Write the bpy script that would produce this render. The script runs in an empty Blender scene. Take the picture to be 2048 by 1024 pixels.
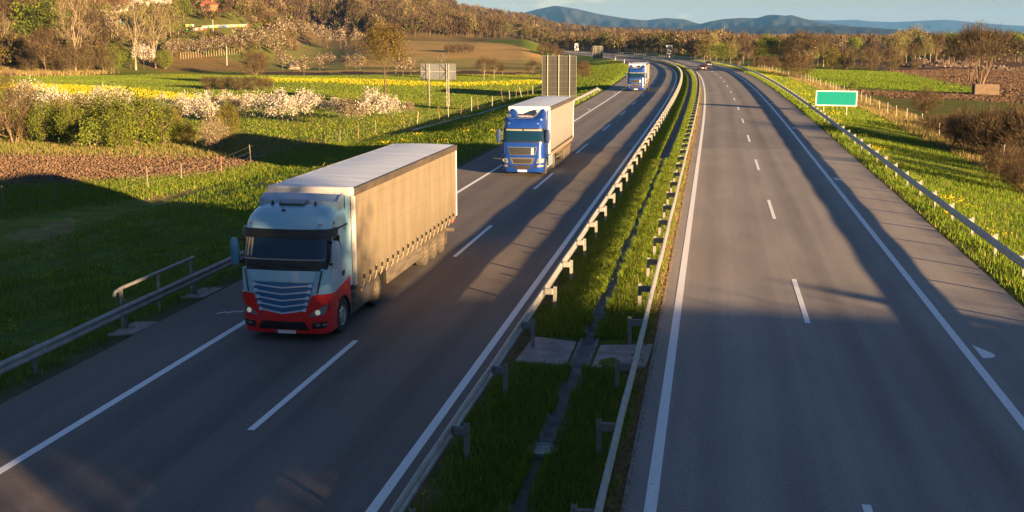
import bpy, bmesh, math, random
import numpy as np
from mathutils import Vector, Matrix, Euler
R = math.radians
PI = math.pi
rnd = random.Random(7)
scn = bpy.context.scene
col = scn.collection

# ------------------------------------------------------------------ camera, sky, sun, exposure
CAM_H = 8.2
FPX = 2250.0                     # focal length in pixels of a 2048 px wide frame
PITCH = math.atan(442.0 / FPX)   # the horizon lies 442 px above the centre of that frame
cd = bpy.data.cameras.new('camera')
cam = bpy.data.objects.new('camera', cd)
col.objects.link(cam)
cam.location = (0, 0, CAM_H)
cam.rotation_euler = (PI / 2 - PITCH, 0, 0)
cd.sensor_width = 36.0
cd.lens = 36.0 * FPX / 2048.0
cd.clip_start = 0.1
cd.clip_end = 60000
scn.camera = cam

SUN_EL = R(6.7)
SUN_AZ = R(140.5)                # clockwise from +Y: behind the camera and to its right
sdir = Vector((math.sin(SUN_AZ) * math.cos(SUN_EL), math.cos(SUN_AZ) * math.cos(SUN_EL), math.sin(SUN_EL)))
world = bpy.data.worlds.new('World')
scn.world = world
world.use_nodes = True
wn, wl = world.node_tree.nodes, world.node_tree.links
wn.clear()
wout = wn.new('ShaderNodeOutputWorld')
wbg = wn.new('ShaderNodeBackground')
wbg.inputs['Strength'].default_value = 0.05
sky = wn.new('ShaderNodeTexSky')
sky.sky_type = 'NISHITA'
sky.sun_disc = False
sky.sun_elevation = SUN_EL
sky.sun_rotation = SUN_AZ
sky.altitude = 150
sky.air_density = 1.5
sky.dust_density = 0.0
sky.ozone_density = 8.0
wl.new(wbg.outputs[0], wout.inputs['Surface'])

sl = bpy.data.lights.new('sun', 'SUN')
sl.energy = 5.0
sl.angle = R(0.5)
sl.color = (1.0, 0.65, 0.33)
so = bpy.data.objects.new('sun', sl)
so.rotation_euler = sdir.to_track_quat('Z', 'Y').to_euler()
so.location = (60, -70, 60)
col.objects.link(so)

scn.view_settings.view_transform = 'Standard'
scn.view_settings.look = 'None'
scn.view_settings.gamma = 1.0
scn.view_settings.use_curve_mapping = False
scn.view_settings.exposure = 2.55
scn.cycles.max_bounces = 6
scn.cycles.use_denoising = True
scn.cycles.volume_bounces = 0


def world_clouds():
    """a few small fair weather clouds low over the far mountains"""
    tc = wn.new('ShaderNodeTexCoord')
    sep = wn.new('ShaderNodeSeparateXYZ')
    wl.new(tc.outputs['Generated'], sep.inputs[0])

    def m(op, a, b=None, c=None):
        n = wn.new('ShaderNodeMath')
        n.operation = op
        for i, v in enumerate((a, b, c)):
            if v is None:
                continue
            if isinstance(v, (int, float)):
                n.inputs[i].default_value = v
            else:
                wl.new(v, n.inputs[i])
        return n.outputs[0]
    az = m('DIVIDE', sep.outputs[0], m('MAXIMUM', sep.outputs[1], 0.05))
    el = m('DIVIDE', sep.outputs[2], m('MAXIMUM', sep.outputs[1], 0.05))
    comb = wn.new('ShaderNodeCombineXYZ')
    wl.new(m('MULTIPLY', az, 30.0), comb.inputs[0])
    wl.new(m('MULTIPLY', el, 85.0), comb.inputs[1])
    nz = wn.new('ShaderNodeTexNoise')
    nz.inputs['Scale'].default_value = 1.6
    nz.inputs['Detail'].default_value = 6
    nz.inputs['Roughness'].default_value = 0.62
    wl.new(comb.outputs[0], nz.inputs['Vector'])
    tot = None
    # (tangent of azimuth, tangent of elevation, half width, half height, weight)
    for a, e, wa, we, w in ((0.040, 0.0275, 0.022, 0.0055, 1.0), (0.080, 0.030, 0.030, 0.004, .55), (0.0, 0.0245, .028, .003, .5), (0.151, 0.0155, 0.009, 0.0028, .8),
                            (0.36, 0.0125, 0.09, 0.0022, .22), (.28, .021, .05, .0016, .18), (-.2, .11, .2, .02, .6), (.5, .13, .25, .02, .6)):
        dx = m('DIVIDE', m('SUBTRACT', az, a), wa)
        dy = m('DIVIDE', m('SUBTRACT', el, e), we)
        r2 = m('ADD', m('MULTIPLY', dx, dx), m('MULTIPLY', dy, dy))
        g = m('MULTIPLY', m('POWER', 2.718, m('MULTIPLY', r2, -1.0)), w)
        tot = g if tot is None else m('ADD', tot, g)
    mask = m('MULTIPLY', m('SUBTRACT', m('ADD', nz.outputs[0], m('MULTIPLY', tot, 0.42)), 0.66), 4.5)
    cl = wn.new('ShaderNodeClamp')
    wl.new(mask, cl.inputs[0])
    k = m('MULTIPLY', cl.outputs[0], m('MINIMUM', m('MULTIPLY', tot, 2.0), 0.8))
    mix = wn.new('ShaderNodeMixRGB')
    wl.new(k, mix.inputs[0])
    hs = wn.new('ShaderNodeHueSaturation')
    hs.inputs['Saturation'].default_value = .72
    hs.inputs['Value'].default_value = .95
    wl.new(sky.outputs[0], hs.inputs['Color'])
    # the bright pale band of evening air above the horizon
    band = m('POWER', 2.718, m('MULTIPLY', m('ABSOLUTE', sep.outputs[2]), -11.0))
    bc = wn.new('ShaderNodeMixRGB')
    bc.inputs[1].default_value = (.62, .66, .72, 1)
    bc.inputs[2].default_value = (2.75, 2.1, 1.65, 1)
    wl.new(band, bc.inputs[0])
    sk2 = wn.new('ShaderNodeMixRGB')
    sk2.blend_type = 'MULTIPLY'
    sk2.inputs[0].default_value = 1.0
    wl.new(hs.outputs[0], sk2.inputs[1])
    wl.new(bc.outputs[0], sk2.inputs[2])
    wl.new(sk2.outputs[0], mix.inputs[1])
    bright = wn.new('ShaderNodeMixRGB')
    bright.blend_type = 'MULTIPLY'
    bright.inputs[0].default_value = 1.0
    wl.new(sk2.outputs[0], bright.inputs[1])
    bright.inputs[2].default_value = (1.5, 1.36, 1.2, 1)
    wl.new(bright.outputs[0], mix.inputs[2])
    wl.new(mix.outputs[0], wbg.inputs['Color'])


world_clouds()


# ------------------------------------------------------------------ materials
def new_mat(name):
    m = bpy.data.materials.new(name)
    m.use_nodes = True
    return m, m.node_tree.nodes, m.node_tree.links, m.node_tree.nodes['Principled BSDF']


def mat(name, c, rough=0.6, metal=0.0, c2=None, scale=6.0, stretch=(1, 1, 1), spec=0.5, coat=0.0, bump=0.0, detail=6, contrast=(0.35, 0.65), emit=None, bscale=None):
    m, n, l, b = new_mat(name)
    b.inputs['Base Color'].default_value = (*c, 1)
    b.inputs['Roughness'].default_value = rough
    b.inputs['Metallic'].default_value = metal
    b.inputs['Specular IOR Level'].default_value = spec
    b.inputs['Coat Weight'].default_value = coat
    b.inputs['Coat Roughness'].default_value = 0.06
    if c2 is not None or bump:
        tc = n.new('ShaderNodeTexCoord')
        mp = n.new('ShaderNodeMapping')
        mp.inputs['Scale'].default_value = stretch
        l.new(tc.outputs['Object'], mp.inputs[0])
        nz = n.new('ShaderNodeTexNoise')
        nz.inputs['Scale'].default_value = scale
        nz.inputs['Detail'].default_value = detail
        nz.inputs['Roughness'].default_value = 0.62
        l.new(mp.outputs[0], nz.inputs['Vector'])
        if c2 is not None:
            rp = n.new('ShaderNodeValToRGB')
            rp.color_ramp.elements[0].position = contrast[0]
            rp.color_ramp.elements[1].position = contrast[1]
            rp.color_ramp.elements[0].color = (*c, 1)
            rp.color_ramp.elements[1].color = (*c2, 1)
            l.new(nz.outputs[0], rp.inputs[0])
            l.new(rp.outputs[0], b.inputs['Base Color'])
        if bump:
            src = nz
            if bscale:
                src = n.new('ShaderNodeTexNoise')
                src.inputs['Scale'].default_value = bscale
                src.inputs['Detail'].default_value = 5
                l.new(mp.outputs[0], src.inputs['Vector'])
            bp = n.new('ShaderNodeBump')
            bp.inputs['Strength'].default_value = bump
            bp.inputs['Distance'].default_value = 0.02
            l.new(src.outputs[0], bp.inputs['Height'])
            l.new(bp.outputs[0], b.inputs['Normal'])
    if emit:
        b.inputs['Emission Color'].default_value = (*emit[0], 1)
        b.inputs['Emission Strength'].default_value = emit[1]
    return m


def leaf_mat(name, stops, transl=0.25, rough=0.7):
    """foliage: every leaf (mesh island) takes its own colour out of the ramp"""
    m, n, l, b = new_mat(name)
    g = n.new('ShaderNodeNewGeometry')
    rp = n.new('ShaderNodeValToRGB')
    e = rp.color_ramp.elements
    while len(e) < len(stops):
        e.new(0.5)
    for i, (p, c) in enumerate(stops):
        e[i].position = p
        e[i].color = (*c, 1)
    l.new(g.outputs['Random Per Island'], rp.inputs[0])
    l.new(rp.outputs[0], b.inputs['Base Color'])
    b.inputs['Roughness'].default_value = rough
    b.inputs['Specular IOR Level'].default_value = 0.2
    if transl:
        t = n.new('ShaderNodeBsdfTranslucent')
        l.new(rp.outputs[0], t.inputs['Color'])
        mx = n.new('ShaderNodeMixShader')
        mx.inputs[0].default_value = transl
        l.new(b.outputs[0], mx.inputs[1])
        l.new(t.outputs[0], mx.inputs[2])
        l.new(mx.outputs[0], n['Material Output'].inputs['Surface'])
    return m


def zone_mat(name, bump=0.6):
    """ground: the vertex attribute 'zone' holds the crop colour, noises break it up"""
    m, n, l, b = new_mat(name)
    at = n.new('ShaderNodeAttribute')
    at.attribute_name = 'zone'
    geo = n.new('ShaderNodeNewGeometry')

    def noise(s, d=5, r=0.65, st=(1, 1, 1)):
        mp = n.new('ShaderNodeMapping')
        mp.inputs['Scale'].default_value = st
        l.new(geo.outputs['Position'], mp.inputs[0])
        t = n.new('ShaderNodeTexNoise')
        t.inputs['Scale'].default_value = s
        t.inputs['Detail'].default_value = d
        t.inputs['Roughness'].default_value = r
        l.new(mp.outputs[0], t.inputs['Vector'])
        return t.outputs[0]

    def ramp(src, p0, p1, a, c):
        rp = n.new('ShaderNodeValToRGB')
        rp.color_ramp.elements[0].position = p0
        rp.color_ramp.elements[1].position = p1
        rp.color_ramp.elements[0].color = (*a, 1)
        rp.color_ramp.elements[1].color = (*c, 1)
        l.new(src, rp.inputs[0])
        return rp.outputs[0]

    def mul(a, c):
        x = n.new('ShaderNodeMixRGB')
        x.blend_type = 'MULTIPLY'
        x.inputs[0].default_value = 1
        l.new(a, x.inputs[1])
        l.new(c, x.inputs[2])
        return x.outputs[0]
    c = mul(at.outputs['Color'], ramp(noise(1.1, 8, .7), .3, .7, (.55, .58, .6), (1.35, 1.3, 1.2)))
    c = mul(c, ramp(noise(0.06, 5), .3, .7, (.75, .85, .8), (1.22, 1.12, 1.1)))
    c = mul(c, ramp(noise(0.35, 4, .6, (.4, 1.6, 1)), .3, .7, (.8, .82, .85), (1.18, 1.16, 1.1)))
    l.new(c, b.inputs['Base Color'])
    b.inputs['Roughness'].default_value = 0.95
    b.inputs['Specular IOR Level'].default_value = 0.1
    bp = n.new('ShaderNodeBump')
    bp.inputs['Strength'].default_value = bump
    bp.inputs['Distance'].default_value = 0.25
    l.new(noise(2.2, 6, .7), bp.inputs['Height'])
    l.new(bp.outputs[0], b.inputs['Normal'])
    return m


def asphalt_mat(name, c_old, c_new, tracks):
    """UV.x = metres across, UV.y = metres along the carriageway"""
    m, n, l, b = new_mat(name)
    uv = n.new('ShaderNodeUVMap')
    sp = n.new('ShaderNodeSeparateXYZ')
    l.new(uv.outputs[0], sp.inputs[0])

    def mth(op, a, c=None):
        x = n.new('ShaderNodeMath')
        x.operation = op
        for i, v in enumerate((a, c)):
            if v is None:
                continue
            if isinstance(v, (int, float)):
                x.inputs[i].default_value = v
            else:
                l.new(v, x.inputs[i])
        return x.outputs[0]

    def noise(s, d, st):
        mp = n.new('ShaderNodeMapping')
        mp.inputs['Scale'].default_value = st
        l.new(uv.outputs[0], mp.inputs[0])
        t = n.new('ShaderNodeTexNoise')
        t.inputs['Scale'].default_value = s
        t.inputs['Detail'].default_value = d
        t.inputs['Roughness'].default_value = .6
        l.new(mp.outputs[0], t.inputs['Vector'])
        return t.outputs[0]
    # resurfaced length begins at 84 m
    step = n.new('ShaderNodeMapRange')
    step.inputs['From Min'].default_value = 83.9
    step.inputs['From Max'].default_value = 84.3
    l.new(sp.outputs[1], step.inputs['Value'])
    base = n.new('ShaderNodeMixRGB')
    base.inputs[1].default_value = (*c_old, 1)
    base.inputs[2].default_value = (*c_new, 1)
    l.new(step.outputs[0], base.inputs[0])
    # tyre tracks, worn dark and polished along the lanes
    tr = None
    for t, w, k in tracks:
        d = mth('DIVIDE', mth('SUBTRACT', sp.outputs[0], t), w)
        g = mth('MULTIPLY', mth('POWER', 2.718, mth('MULTIPLY', mth('MULTIPLY', d, d), -1.0)), k)
        tr = g if tr is None else mth('ADD', tr, g)
    trn = mth('MULTIPLY', tr, mth('ADD', mth('MULTIPLY', noise(1.0, 4, (.8, .06, 1)), 1.2), .4))
    fine = noise(14.0, 8, (1, 1, 1))
    blot = noise(0.5, 6, (1.0, .25, 1))
    streak = noise(1.0, 5, (2.2, .03, 1))
    vmul = mth('ADD', mth('MULTIPLY', fine, .95), mth('MULTIPLY', blot, .7))
    vmul = mth('ADD', vmul, mth('MULTIPLY', streak, .5))
    vmul = mth('SUBTRACT', vmul, .08)
    vmul = mth('MULTIPLY', vmul, mth('SUBTRACT', 1.0, trn))
    mx = n.new('ShaderNodeVectorMath')
    mx.operation = 'SCALE'
    l.new(base.outputs[0], mx.inputs[0])
    l.new(vmul, mx.inputs['Scale'])
    l.new(mx.outputs[0], b.inputs['Base Color'])
    b.inputs['Roughness'].default_value = .78
    b.inputs['Specular IOR Level'].default_value = .35
    bp = n.new('ShaderNodeBump')
    bp.inputs['Strength'].default_value = .25
    bp.inputs['Distance'].default_value = .01
    l.new(noise(60, 3, (1, 1, 1)), bp.inputs['Height'])
    l.new(bp.outputs[0], b.inputs['Normal'])
    return m


def paint_line_mat():
    m, n, l, b = new_mat('road_paint')
    geo = n.new('ShaderNodeNewGeometry')
    t = n.new('ShaderNodeTexNoise')
    t.inputs['Scale'].default_value = 9
    t.inputs['Detail'].default_value = 8
    t.inputs['Roughness'].default_value = .75
    l.new(geo.outputs['Position'], t.inputs['Vector'])
    rp = n.new('ShaderNodeValToRGB')
    rp.color_ramp.elements[0].position = .31
    rp.color_ramp.elements[1].position = .42
    rp.color_ramp.elements[0].color = (.17, .16, .15, 1)
    rp.color_ramp.elements[1].color = (.86, .85, .82, 1)
    l.new(t.outputs[0], rp.inputs[0])
    l.new(rp.outputs[0], b.inputs['Base Color'])
    b.inputs['Roughness'].default_value = .7
    return m


M = {}
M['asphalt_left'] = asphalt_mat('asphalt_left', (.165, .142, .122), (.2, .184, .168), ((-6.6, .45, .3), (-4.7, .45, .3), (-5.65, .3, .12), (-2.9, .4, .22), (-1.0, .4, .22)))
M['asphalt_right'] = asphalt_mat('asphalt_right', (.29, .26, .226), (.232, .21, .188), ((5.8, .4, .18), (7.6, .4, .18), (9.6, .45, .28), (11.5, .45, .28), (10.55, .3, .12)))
M['paint'] = paint_line_mat()
M['ground'] = zone_mat('ground')
M['verge'] = zone_mat('verge_ground', .9)
M['steel'] = mat('galvanised_steel', (.25, .246, .235), .5, .45, (.42, .41, .38), 3.0, contrast=(.3, .7))
M['steel_post'] = mat('galvanised_post', (.17, .17, .165), .6, .3, (.24, .237, .225), 5.0)
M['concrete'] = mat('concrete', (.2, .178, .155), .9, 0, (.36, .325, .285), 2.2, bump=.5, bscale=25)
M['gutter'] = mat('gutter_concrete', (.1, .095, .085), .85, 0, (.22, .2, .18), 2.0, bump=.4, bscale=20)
M['black'] = mat('black_plastic', (.012, .012, .013), .45)
M['rubber'] = mat('rubber', (.02, .019, .018), .85, 0, (.045, .04, .034), 9)
M['dusty_rubber'] = mat('dusty_rubber', (.03, .025, .02), .95, 0, (.075, .06, .043), 7)
M['rim'] = mat('rim_metal', (.45, .44, .42), .35, .7, (.6, .58, .54), 8)
M['dusty_rim'] = mat('dusty_rim', (.07, .055, .04), .8, .1, (.15, .115, .08), 9)
M['chassis'] = mat('chassis_grey', (.045, .043, .042), .6, .2, (.09, .08, .07), 6)
M['dusty_metal'] = mat('dusty_metal', (.06, .05, .04), .75, .2, (.12, .098, .072), 2.4, stretch=(1, .5, 3))
M['glass'] = mat('windscreen_glass', (.004, .02, .045), .05, 0, spec=.45)
M['side_glass'] = mat('side_glass', (.01, .012, .014), .06, 0, spec=.7)
M['cab_blue_grey'] = mat('blue_grey_paint', (.27, .5, .61), .32, .0, (.29, .52, .63), 1.2, coat=.6)
M['cab_panel_grey'] = mat('grey_panel_paint', (.32, .55, .66), .38, .0, coat=.4)
M['silver_blue'] = mat('silver_blue_paint', (.3, .42, .54), .35, .35, coat=.4)
M['cab_red'] = mat('red_paint', (.66, .014, .016), .3, 0, (.72, .02, .018), 2, coat=.6)
M['grille_blue'] = mat('grille_blue', (.03, .15, .32), .4, .2)
M['slat_silver'] = mat('slat_silver', (.6, .66, .74), .3, .15)
M['cab_blue'] = mat('blue_paint', (.005, .03, .18), .3, .05, (.006, .037, .21), 2, coat=.6)
M['chrome'] = mat('chrome', (.5, .5, .5), .22, .9)
M['white'] = mat('white_paint', (.5, .5, .49), .45, 0, (.58, .58, .56), 2)
M['lamp'] = mat('headlamp_glass', (.26, .26, .25), .12, .3, spec=.8)
M['lamp_lit'] = mat('headlamp_lit', (.6, .58, .5), .3, emit=((1, .9, .7), .04))
M['orange'] = mat('orange_lamp', (.8, .3, .03), .3)
M['red_lamp'] = mat('red_lamp', (.2, .01, .01), .3)
M['plate'] = mat('plate_white', (.72, .72, .7), .5)
M['plate_blue'] = mat('plate_blue', (.02, .06, .4), .5)
M['roof_white'] = mat('roof_tarp', (.52, .6, .68), .5, 0, (.68, .74, .8), .8, stretch=(.5, 2.5, 1))
M['dark_rail'] = mat('dark_rail', (.045, .036, .03), .6, .1, (.08, .062, .045), 3, stretch=(1, .4, 1))
M['rust_brown'] = mat('rust_brown', (.1, .045, .02), .9)


def tarp_mat(name, c, c2, seams, cw=(.3, .7)):
    m, n, l, b = new_mat(name)
    tc = n.new('ShaderNodeTexCoord')
    sp = n.new('ShaderNodeSeparateXYZ')
    l.new(tc.outputs['Object'], sp.inputs[0])

    def noise(s, d, st, r=.6):
        mp = n.new('ShaderNodeMapping')
        mp.inputs['Scale'].default_value = st
        l.new(tc.outputs['Object'], mp.inputs[0])
        t = n.new('ShaderNodeTexNoise')
        t.inputs['Scale'].default_value = s
        t.inputs['Detail'].default_value = d
        t.inputs['Roughness'].default_value = r
        l.new(mp.outputs[0], t.inputs['Vector'])
        return t.outputs[0]
    rp = n.new('ShaderNodeValToRGB')
    rp.color_ramp.elements[0].position, rp.color_ramp.elements[1].position = cw
    rp.color_ramp.elements[0].color = (*c, 1)
    rp.color_ramp.elements[1].color = (*c2, 1)
    l.new(noise(1.6, 8, (1, 1.1, .22), .7), rp.inputs[0])
    out = rp.outputs[0]
    # grime rising from the bottom hem and faint welded seams
    mr = n.new('ShaderNodeMapRange')
    mr.inputs['From Min'].default_value = 1.1
    mr.inputs['From Max'].default_value = 2.4
    mr.inputs['To Min'].default_value = .78
    mr.inputs['To Max'].default_value = 1.0
    l.new(sp.outputs[2], mr.inputs['Value'])
    val = mr.outputs[0]
    for z in seams:
        a = n.new('ShaderNodeMath')
        a.operation = 'COMPARE'
        l.new(sp.outputs[2], a.inputs[0])
        a.inputs[1].default_value = z
        a.inputs[2].default_value = .018
        s = n.new('ShaderNodeMath')
        s.operation = 'MULTIPLY_ADD'
        l.new(a.outputs[0], s.inputs[0])
        s.inputs[1].default_value = -.1
        s.inputs[2].default_value = 1.0
        p = n.new('ShaderNodeMath')
        p.operation = 'MULTIPLY'
        l.new(val, p.inputs[0])
        l.new(s.outputs[0], p.inputs[1])
        val = p.outputs[0]
    mx = n.new('ShaderNodeVectorMath')
    mx.operation = 'SCALE'
    l.new(out, mx.inputs[0])
    l.new(val, mx.inputs['Scale'])
    l.new(mx.outputs[0], b.inputs['Base Color'])
    b.inputs['Roughness'].default_value = .55
    bp = n.new('ShaderNodeBump')
    bp.inputs['Strength'].default_value = .22
    bp.inputs['Distance'].default_value = .03
    l.new(noise(1.0, 3, (1, 1.6, .25)), bp.inputs['Height'])
    l.new(bp.outputs[0], b.inputs['Normal'])
    return m


M['post_dark'] = mat('post_dark', (.14, .12, .1), .85, 0, (.2, .17, .14), 8)
M['vine_post'] = mat('vine_post', (.5, .4, .25), .85, 0, (.58, .47, .3), 6)
M['hay'] = mat('hay', (.36, .27, .15), .95, 0, (.48, .37, .22), 5)
M['block'] = mat('block_concrete', (.08, .055, .036), .9, 0, (.125, .085, .055), 1.6)
M['clod_base'] = mat('heap_earth', (.07, .05, .035), .95, 0, (.14, .095, .06), 1)
M['rubble'] = leaf_mat('rubble', [(0, (.05, .04, .03)), (.45, (.16, .11, .07)), (.85, (.2, .145, .1)), (1, (.3, .25, .2))], 0)
M['tarp_beige'] = tarp_mat('beige_tarp', (.13, .105, .068), (.185, .155, .108), (1.75, 2.35, 2.95, 3.5))
M['tarp_grey'] = tarp_mat('grey_tarp', (.165, .162, .15), (.205, .202, .19), (2.0, 3.0))


# ------------------------------------------------------------------ mesh helpers
class MB:
    """collects simple solids and builds them as one mesh object"""

    def __init__(s):
        s.v, s.f, s.m = [], [], []

    def add(s, vs, fs, mi=0):
        o = len(s.v)
        s.v += [tuple(v) for v in vs]
        s.f += [tuple(i + o for i in f) for f in fs]
        s.m += [mi] * len(fs)
        return s

    def box(s, c, d, mi=0, rot=None):
        x, y, z = (k / 2 for k in d)
        vs = [Vector(p) for p in ((-x, -y, -z), (x, -y, -z), (x, y, -z), (-x, y, -z), (-x, -y, z), (x, -y, z), (x, y, z), (-x, y, z))]
        if rot is not None:
            e = Euler(rot)
            for p in vs:
                p.rotate(e)
        c = Vector(c)
        return s.add([p + c for p in vs], [(0, 3, 2, 1), (4, 5, 6, 7), (0, 1, 5, 4), (1, 2, 6, 5), (2, 3, 7, 6), (3, 0, 4, 7)], mi)

    def tube(s, pts, r, n=6, mi=0, caps=True):
        pts = [Vector(p) for p in pts]
        rs = r if isinstance(r, (list, tuple)) else [r] * len(pts)
        vs, fs = [], []
        up = None
        for i, p in enumerate(pts):
            t = (pts[min(i + 1, len(pts) - 1)] - pts[max(i - 1, 0)])
            if t.length < 1e-9:
                t = Vector((0, 0, 1))
            t.normalize()
            if up is None:
                up = t.orthogonal().normalized()
            else:
                up = (up - t * up.dot(t))
                up = up.normalized() if up.length > 1e-6 else t.orthogonal().normalized()
            b = t.cross(up)
            for k in range(n):
                a = 2 * PI * k / n
                vs.append(p + (up * math.cos(a) + b * math.sin(a)) * rs[i])
        for i in range(len(pts) - 1):
            for k in range(n):
                fs.append((i * n + k, i * n + (k + 1) % n, (i + 1) * n + (k + 1) % n, (i + 1) * n + k))
        if caps:
            fs.append(tuple(reversed(range(n))))
            fs.append(tuple(range((len(pts) - 1) * n, len(pts) * n)))
        return s.add(vs, fs, mi)

    def prism(s, poly, axis, a, b, mi=0):
        """poly of 2-D points extruded along axis (0,1,2) from a to b"""
        n = len(poly)

        def P(p, t):
            q = [p[0], p[1]]
            q.insert(axis, t)
            return q
        vs = [P(p, a) for p in poly] + [P(p, b) for p in poly]
        fs = [tuple(range(n)), tuple(reversed(range(n, 2 * n)))]
        fs += [(i, i + n, (i + 1) % n + n, (i + 1) % n) for i in range(n)]
        return s.add(vs, fs, mi)

    def lathe(s, prof, axis, c, n=28, mi=0):
        """prof = (radius, position along axis) list turned round an axis (0 = x, 2 = z)"""
        vs, fs = [], []
        for r, t in prof:
            for k in range(n):
                a = 2 * PI * k / n
                if axis == 0:
                    vs.append((c[0] + t, c[1] + r * math.cos(a), c[2] + r * math.sin(a)))
                else:
                    vs.append((c[0] + r * math.cos(a), c[1] + r * math.sin(a), c[2] + t))
        for i in range(len(prof) - 1):
            for k in range(n):
                fs.append((i * n + k, i * n + (k + 1) % n, (i + 1) * n + (k + 1) % n, (i + 1) * n + k))
        return s.add(vs, fs, mi)

    def grid(s, P, mi=0, flip=False):
        """P[i][j] points"""
        ni, nj = len(P), len(P[0])
        vs = [p for r in P for p in r]
        fs = []
        for i in range(ni - 1):
            for j in range(nj - 1):
                f = (i * nj + j, i * nj + j + 1, (i + 1) * nj + j + 1, (i + 1) * nj + j)
                fs.append(f[::-1] if flip else f)
        return s.add(vs, fs, mi)

    def build(s, name, mats, parent=None, smooth=False, bevel=0.0, fix=True, segs=2):
        me = bpy.data.meshes.new(name)
        me.from_pydata([tuple(v) for v in s.v], [], s.f)
        for k in (mats if isinstance(mats, (list, tuple)) else [mats]):
            me.materials.append(k)
        me.polygons.foreach_set('material_index', s.m)
        if fix:
            bm = bmesh.new()
            bm.from_mesh(me)
            bmesh.ops.recalc_face_normals(bm, faces=bm.faces)
            bm.to_mesh(me)
            bm.free()
        if smooth:
            me.shade_smooth()
            me.set_sharp_from_angle(angle=R(38))
        o = bpy.data.objects.new(name, me)
        col.objects.link(o)
        if parent is not None:
            o.parent = parent
        if bevel:
            b = o.modifiers.new('bevel', 'BEVEL')
            b.width = bevel
            b.segments = segs
            b.limit_method = 'ANGLE'
            b.angle_limit = R(40)
        return o


def np_mesh(name, V, F, mats, midx=None, smooth=False):
    """fast mesh: V (n,3), F (m,k) with k = 3 or 4"""
    V = np.asarray(V, dtype=np.float32)
    F = np.asarray(F, dtype=np.int32)
    me = bpy.data.meshes.new(name)
    me.vertices.add(len(V))
    me.vertices.foreach_set('co', V.ravel())
    k = F.shape[1]
    me.loops.add(F.size)
    me.loops.foreach_set('vertex_index', F.ravel())
    me.polygons.add(len(F))
    me.polygons.foreach_set('loop_start', np.arange(0, F.size, k, dtype=np.int32))
    for q in (mats if isinstance(mats, (list, tuple)) else [mats]):
        me.materials.append(q)
    if midx is not None:
        me.polygons.foreach_set('material_index', np.asarray(midx, dtype=np.int32))
    me.polygons.foreach_set('use_smooth', np.full(len(F), smooth))
    me.update(calc_edges=True)
    me.validate()
    return me


def link(name, me, parent=None):
    o = bpy.data.objects.new(name, me)
    col.objects.link(o)
    if parent is not None:
        o.parent = parent
    return o


def tag(o, label=None, cat=None, group=None, kind=None):
    if label:
        o['label'] = label
    if cat:
        o['category'] = cat
    if group:
        o['group'] = group
    if kind:
        o['kind'] = kind
    return o


def thing(name, label, cat, loc=(0, 0, 0), rz=0.0, group=None):
    o = bpy.data.objects.new(name, None)
    o.empty_display_size = .3
    col.objects.link(o)
    o.location = loc
    o.rotation_euler = (0, 0, rz)
    return tag(o, label, cat, group)


def copy_tree(o, parent=None):
    c = o.copy()
    col.objects.link(c)
    c.parent = parent
    for ch in list(o.children):
        copy_tree(ch, c)
    return c


ORD = ['first', 'second', 'third', 'fourth', 'fifth', 'sixth', 'seventh', 'eighth', 'ninth', 'tenth', 'eleventh', 'twelfth', 'thirteenth', 'fourteenth', 'fifteenth', 'sixteenth',
       'seventeenth', 'eighteenth', 'nineteenth']
TENS = {2: 'twent', 3: 'thirt', 4: 'fort', 5: 'fift', 6: 'sixt', 7: 'sevent', 8: 'eight', 9: 'ninet'}


def ordi(n):
    if n <= 19:
        return ORD[n - 1]
    t, u = divmod(n, 10)
    return TENS[t] + ('ieth' if u == 0 else 'y-' + ORD[u - 1])


# ------------------------------------------------------------------ the line of the motorway
_ys = np.array([-200, 95, 150, 200, 225, 260, 300, 345, 390, 450, 545, 700, 900, 1300.])
_sl = np.array([.1775, .1775, .169, .155, .145, .12, .085, .035, -.02, -.095, -.2, -.33, -.42, -.5])
_yy = np.arange(-200, 1300.5, .5)
_ss = np.interp(_yy, _ys, _sl)
_xx = np.concatenate([[0], np.cumsum((_ss[1:] + _ss[:-1]) / 2 * .5)])
_xx = _xx - np.interp(0, _yy, _xx) - 5.85


def rx(y):
    return np.interp(y, _yy, _xx)


def rs(y):
    return np.interp(y, _yy, _ss)


def rp_(y, o, z=0.0):
    """point at o metres to the right of the left carriageway's inner edge line"""
    s = float(rs(y))
    q = 1 / math.sqrt(1 + s * s)
    return Vector((float(rx(y)) + o * q, y - o * s * q, z))


def rz_(y):
    return -math.atan(float(rs(y)))


def road_ys(y0, y1):
    out, y = [], y0
    while y < y1:
        out.append(y)
        y += 1.0 if y < 60 else 2.0 if y < 200 else 3.0
    return out + [y1]


# ------------------------------------------------------------------ terrain
def sstep(t):
    t = np.clip(t, 0, 1)
    return t * t * (3 - 2 * t)


LZ, RZ = -2.0, -1.6


def verge_z(o):
    """height of the verges over the offset o"""
    o = np.asarray(o, dtype=float)
    L = np.interp(-o, [9.8, 10.4, 11.5, 19, 25, 28], [-.02, -.05, -.12, -1.05, -1.75, LZ])
    Rr = np.interp(o, [15.2, 16, 17, 27, 29], [-.02, -.04, -.12, -1.45, RZ])
    return np.where(o < 0, L, Rr)


def _wob(x, y, s, k):
    return np.sin(x * s + k) * np.cos(y * s * 1.13 + 1.7 * k) + .5 * np.sin(x * s * 2.3 + y * s * 1.9 + k * 3.1)


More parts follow.
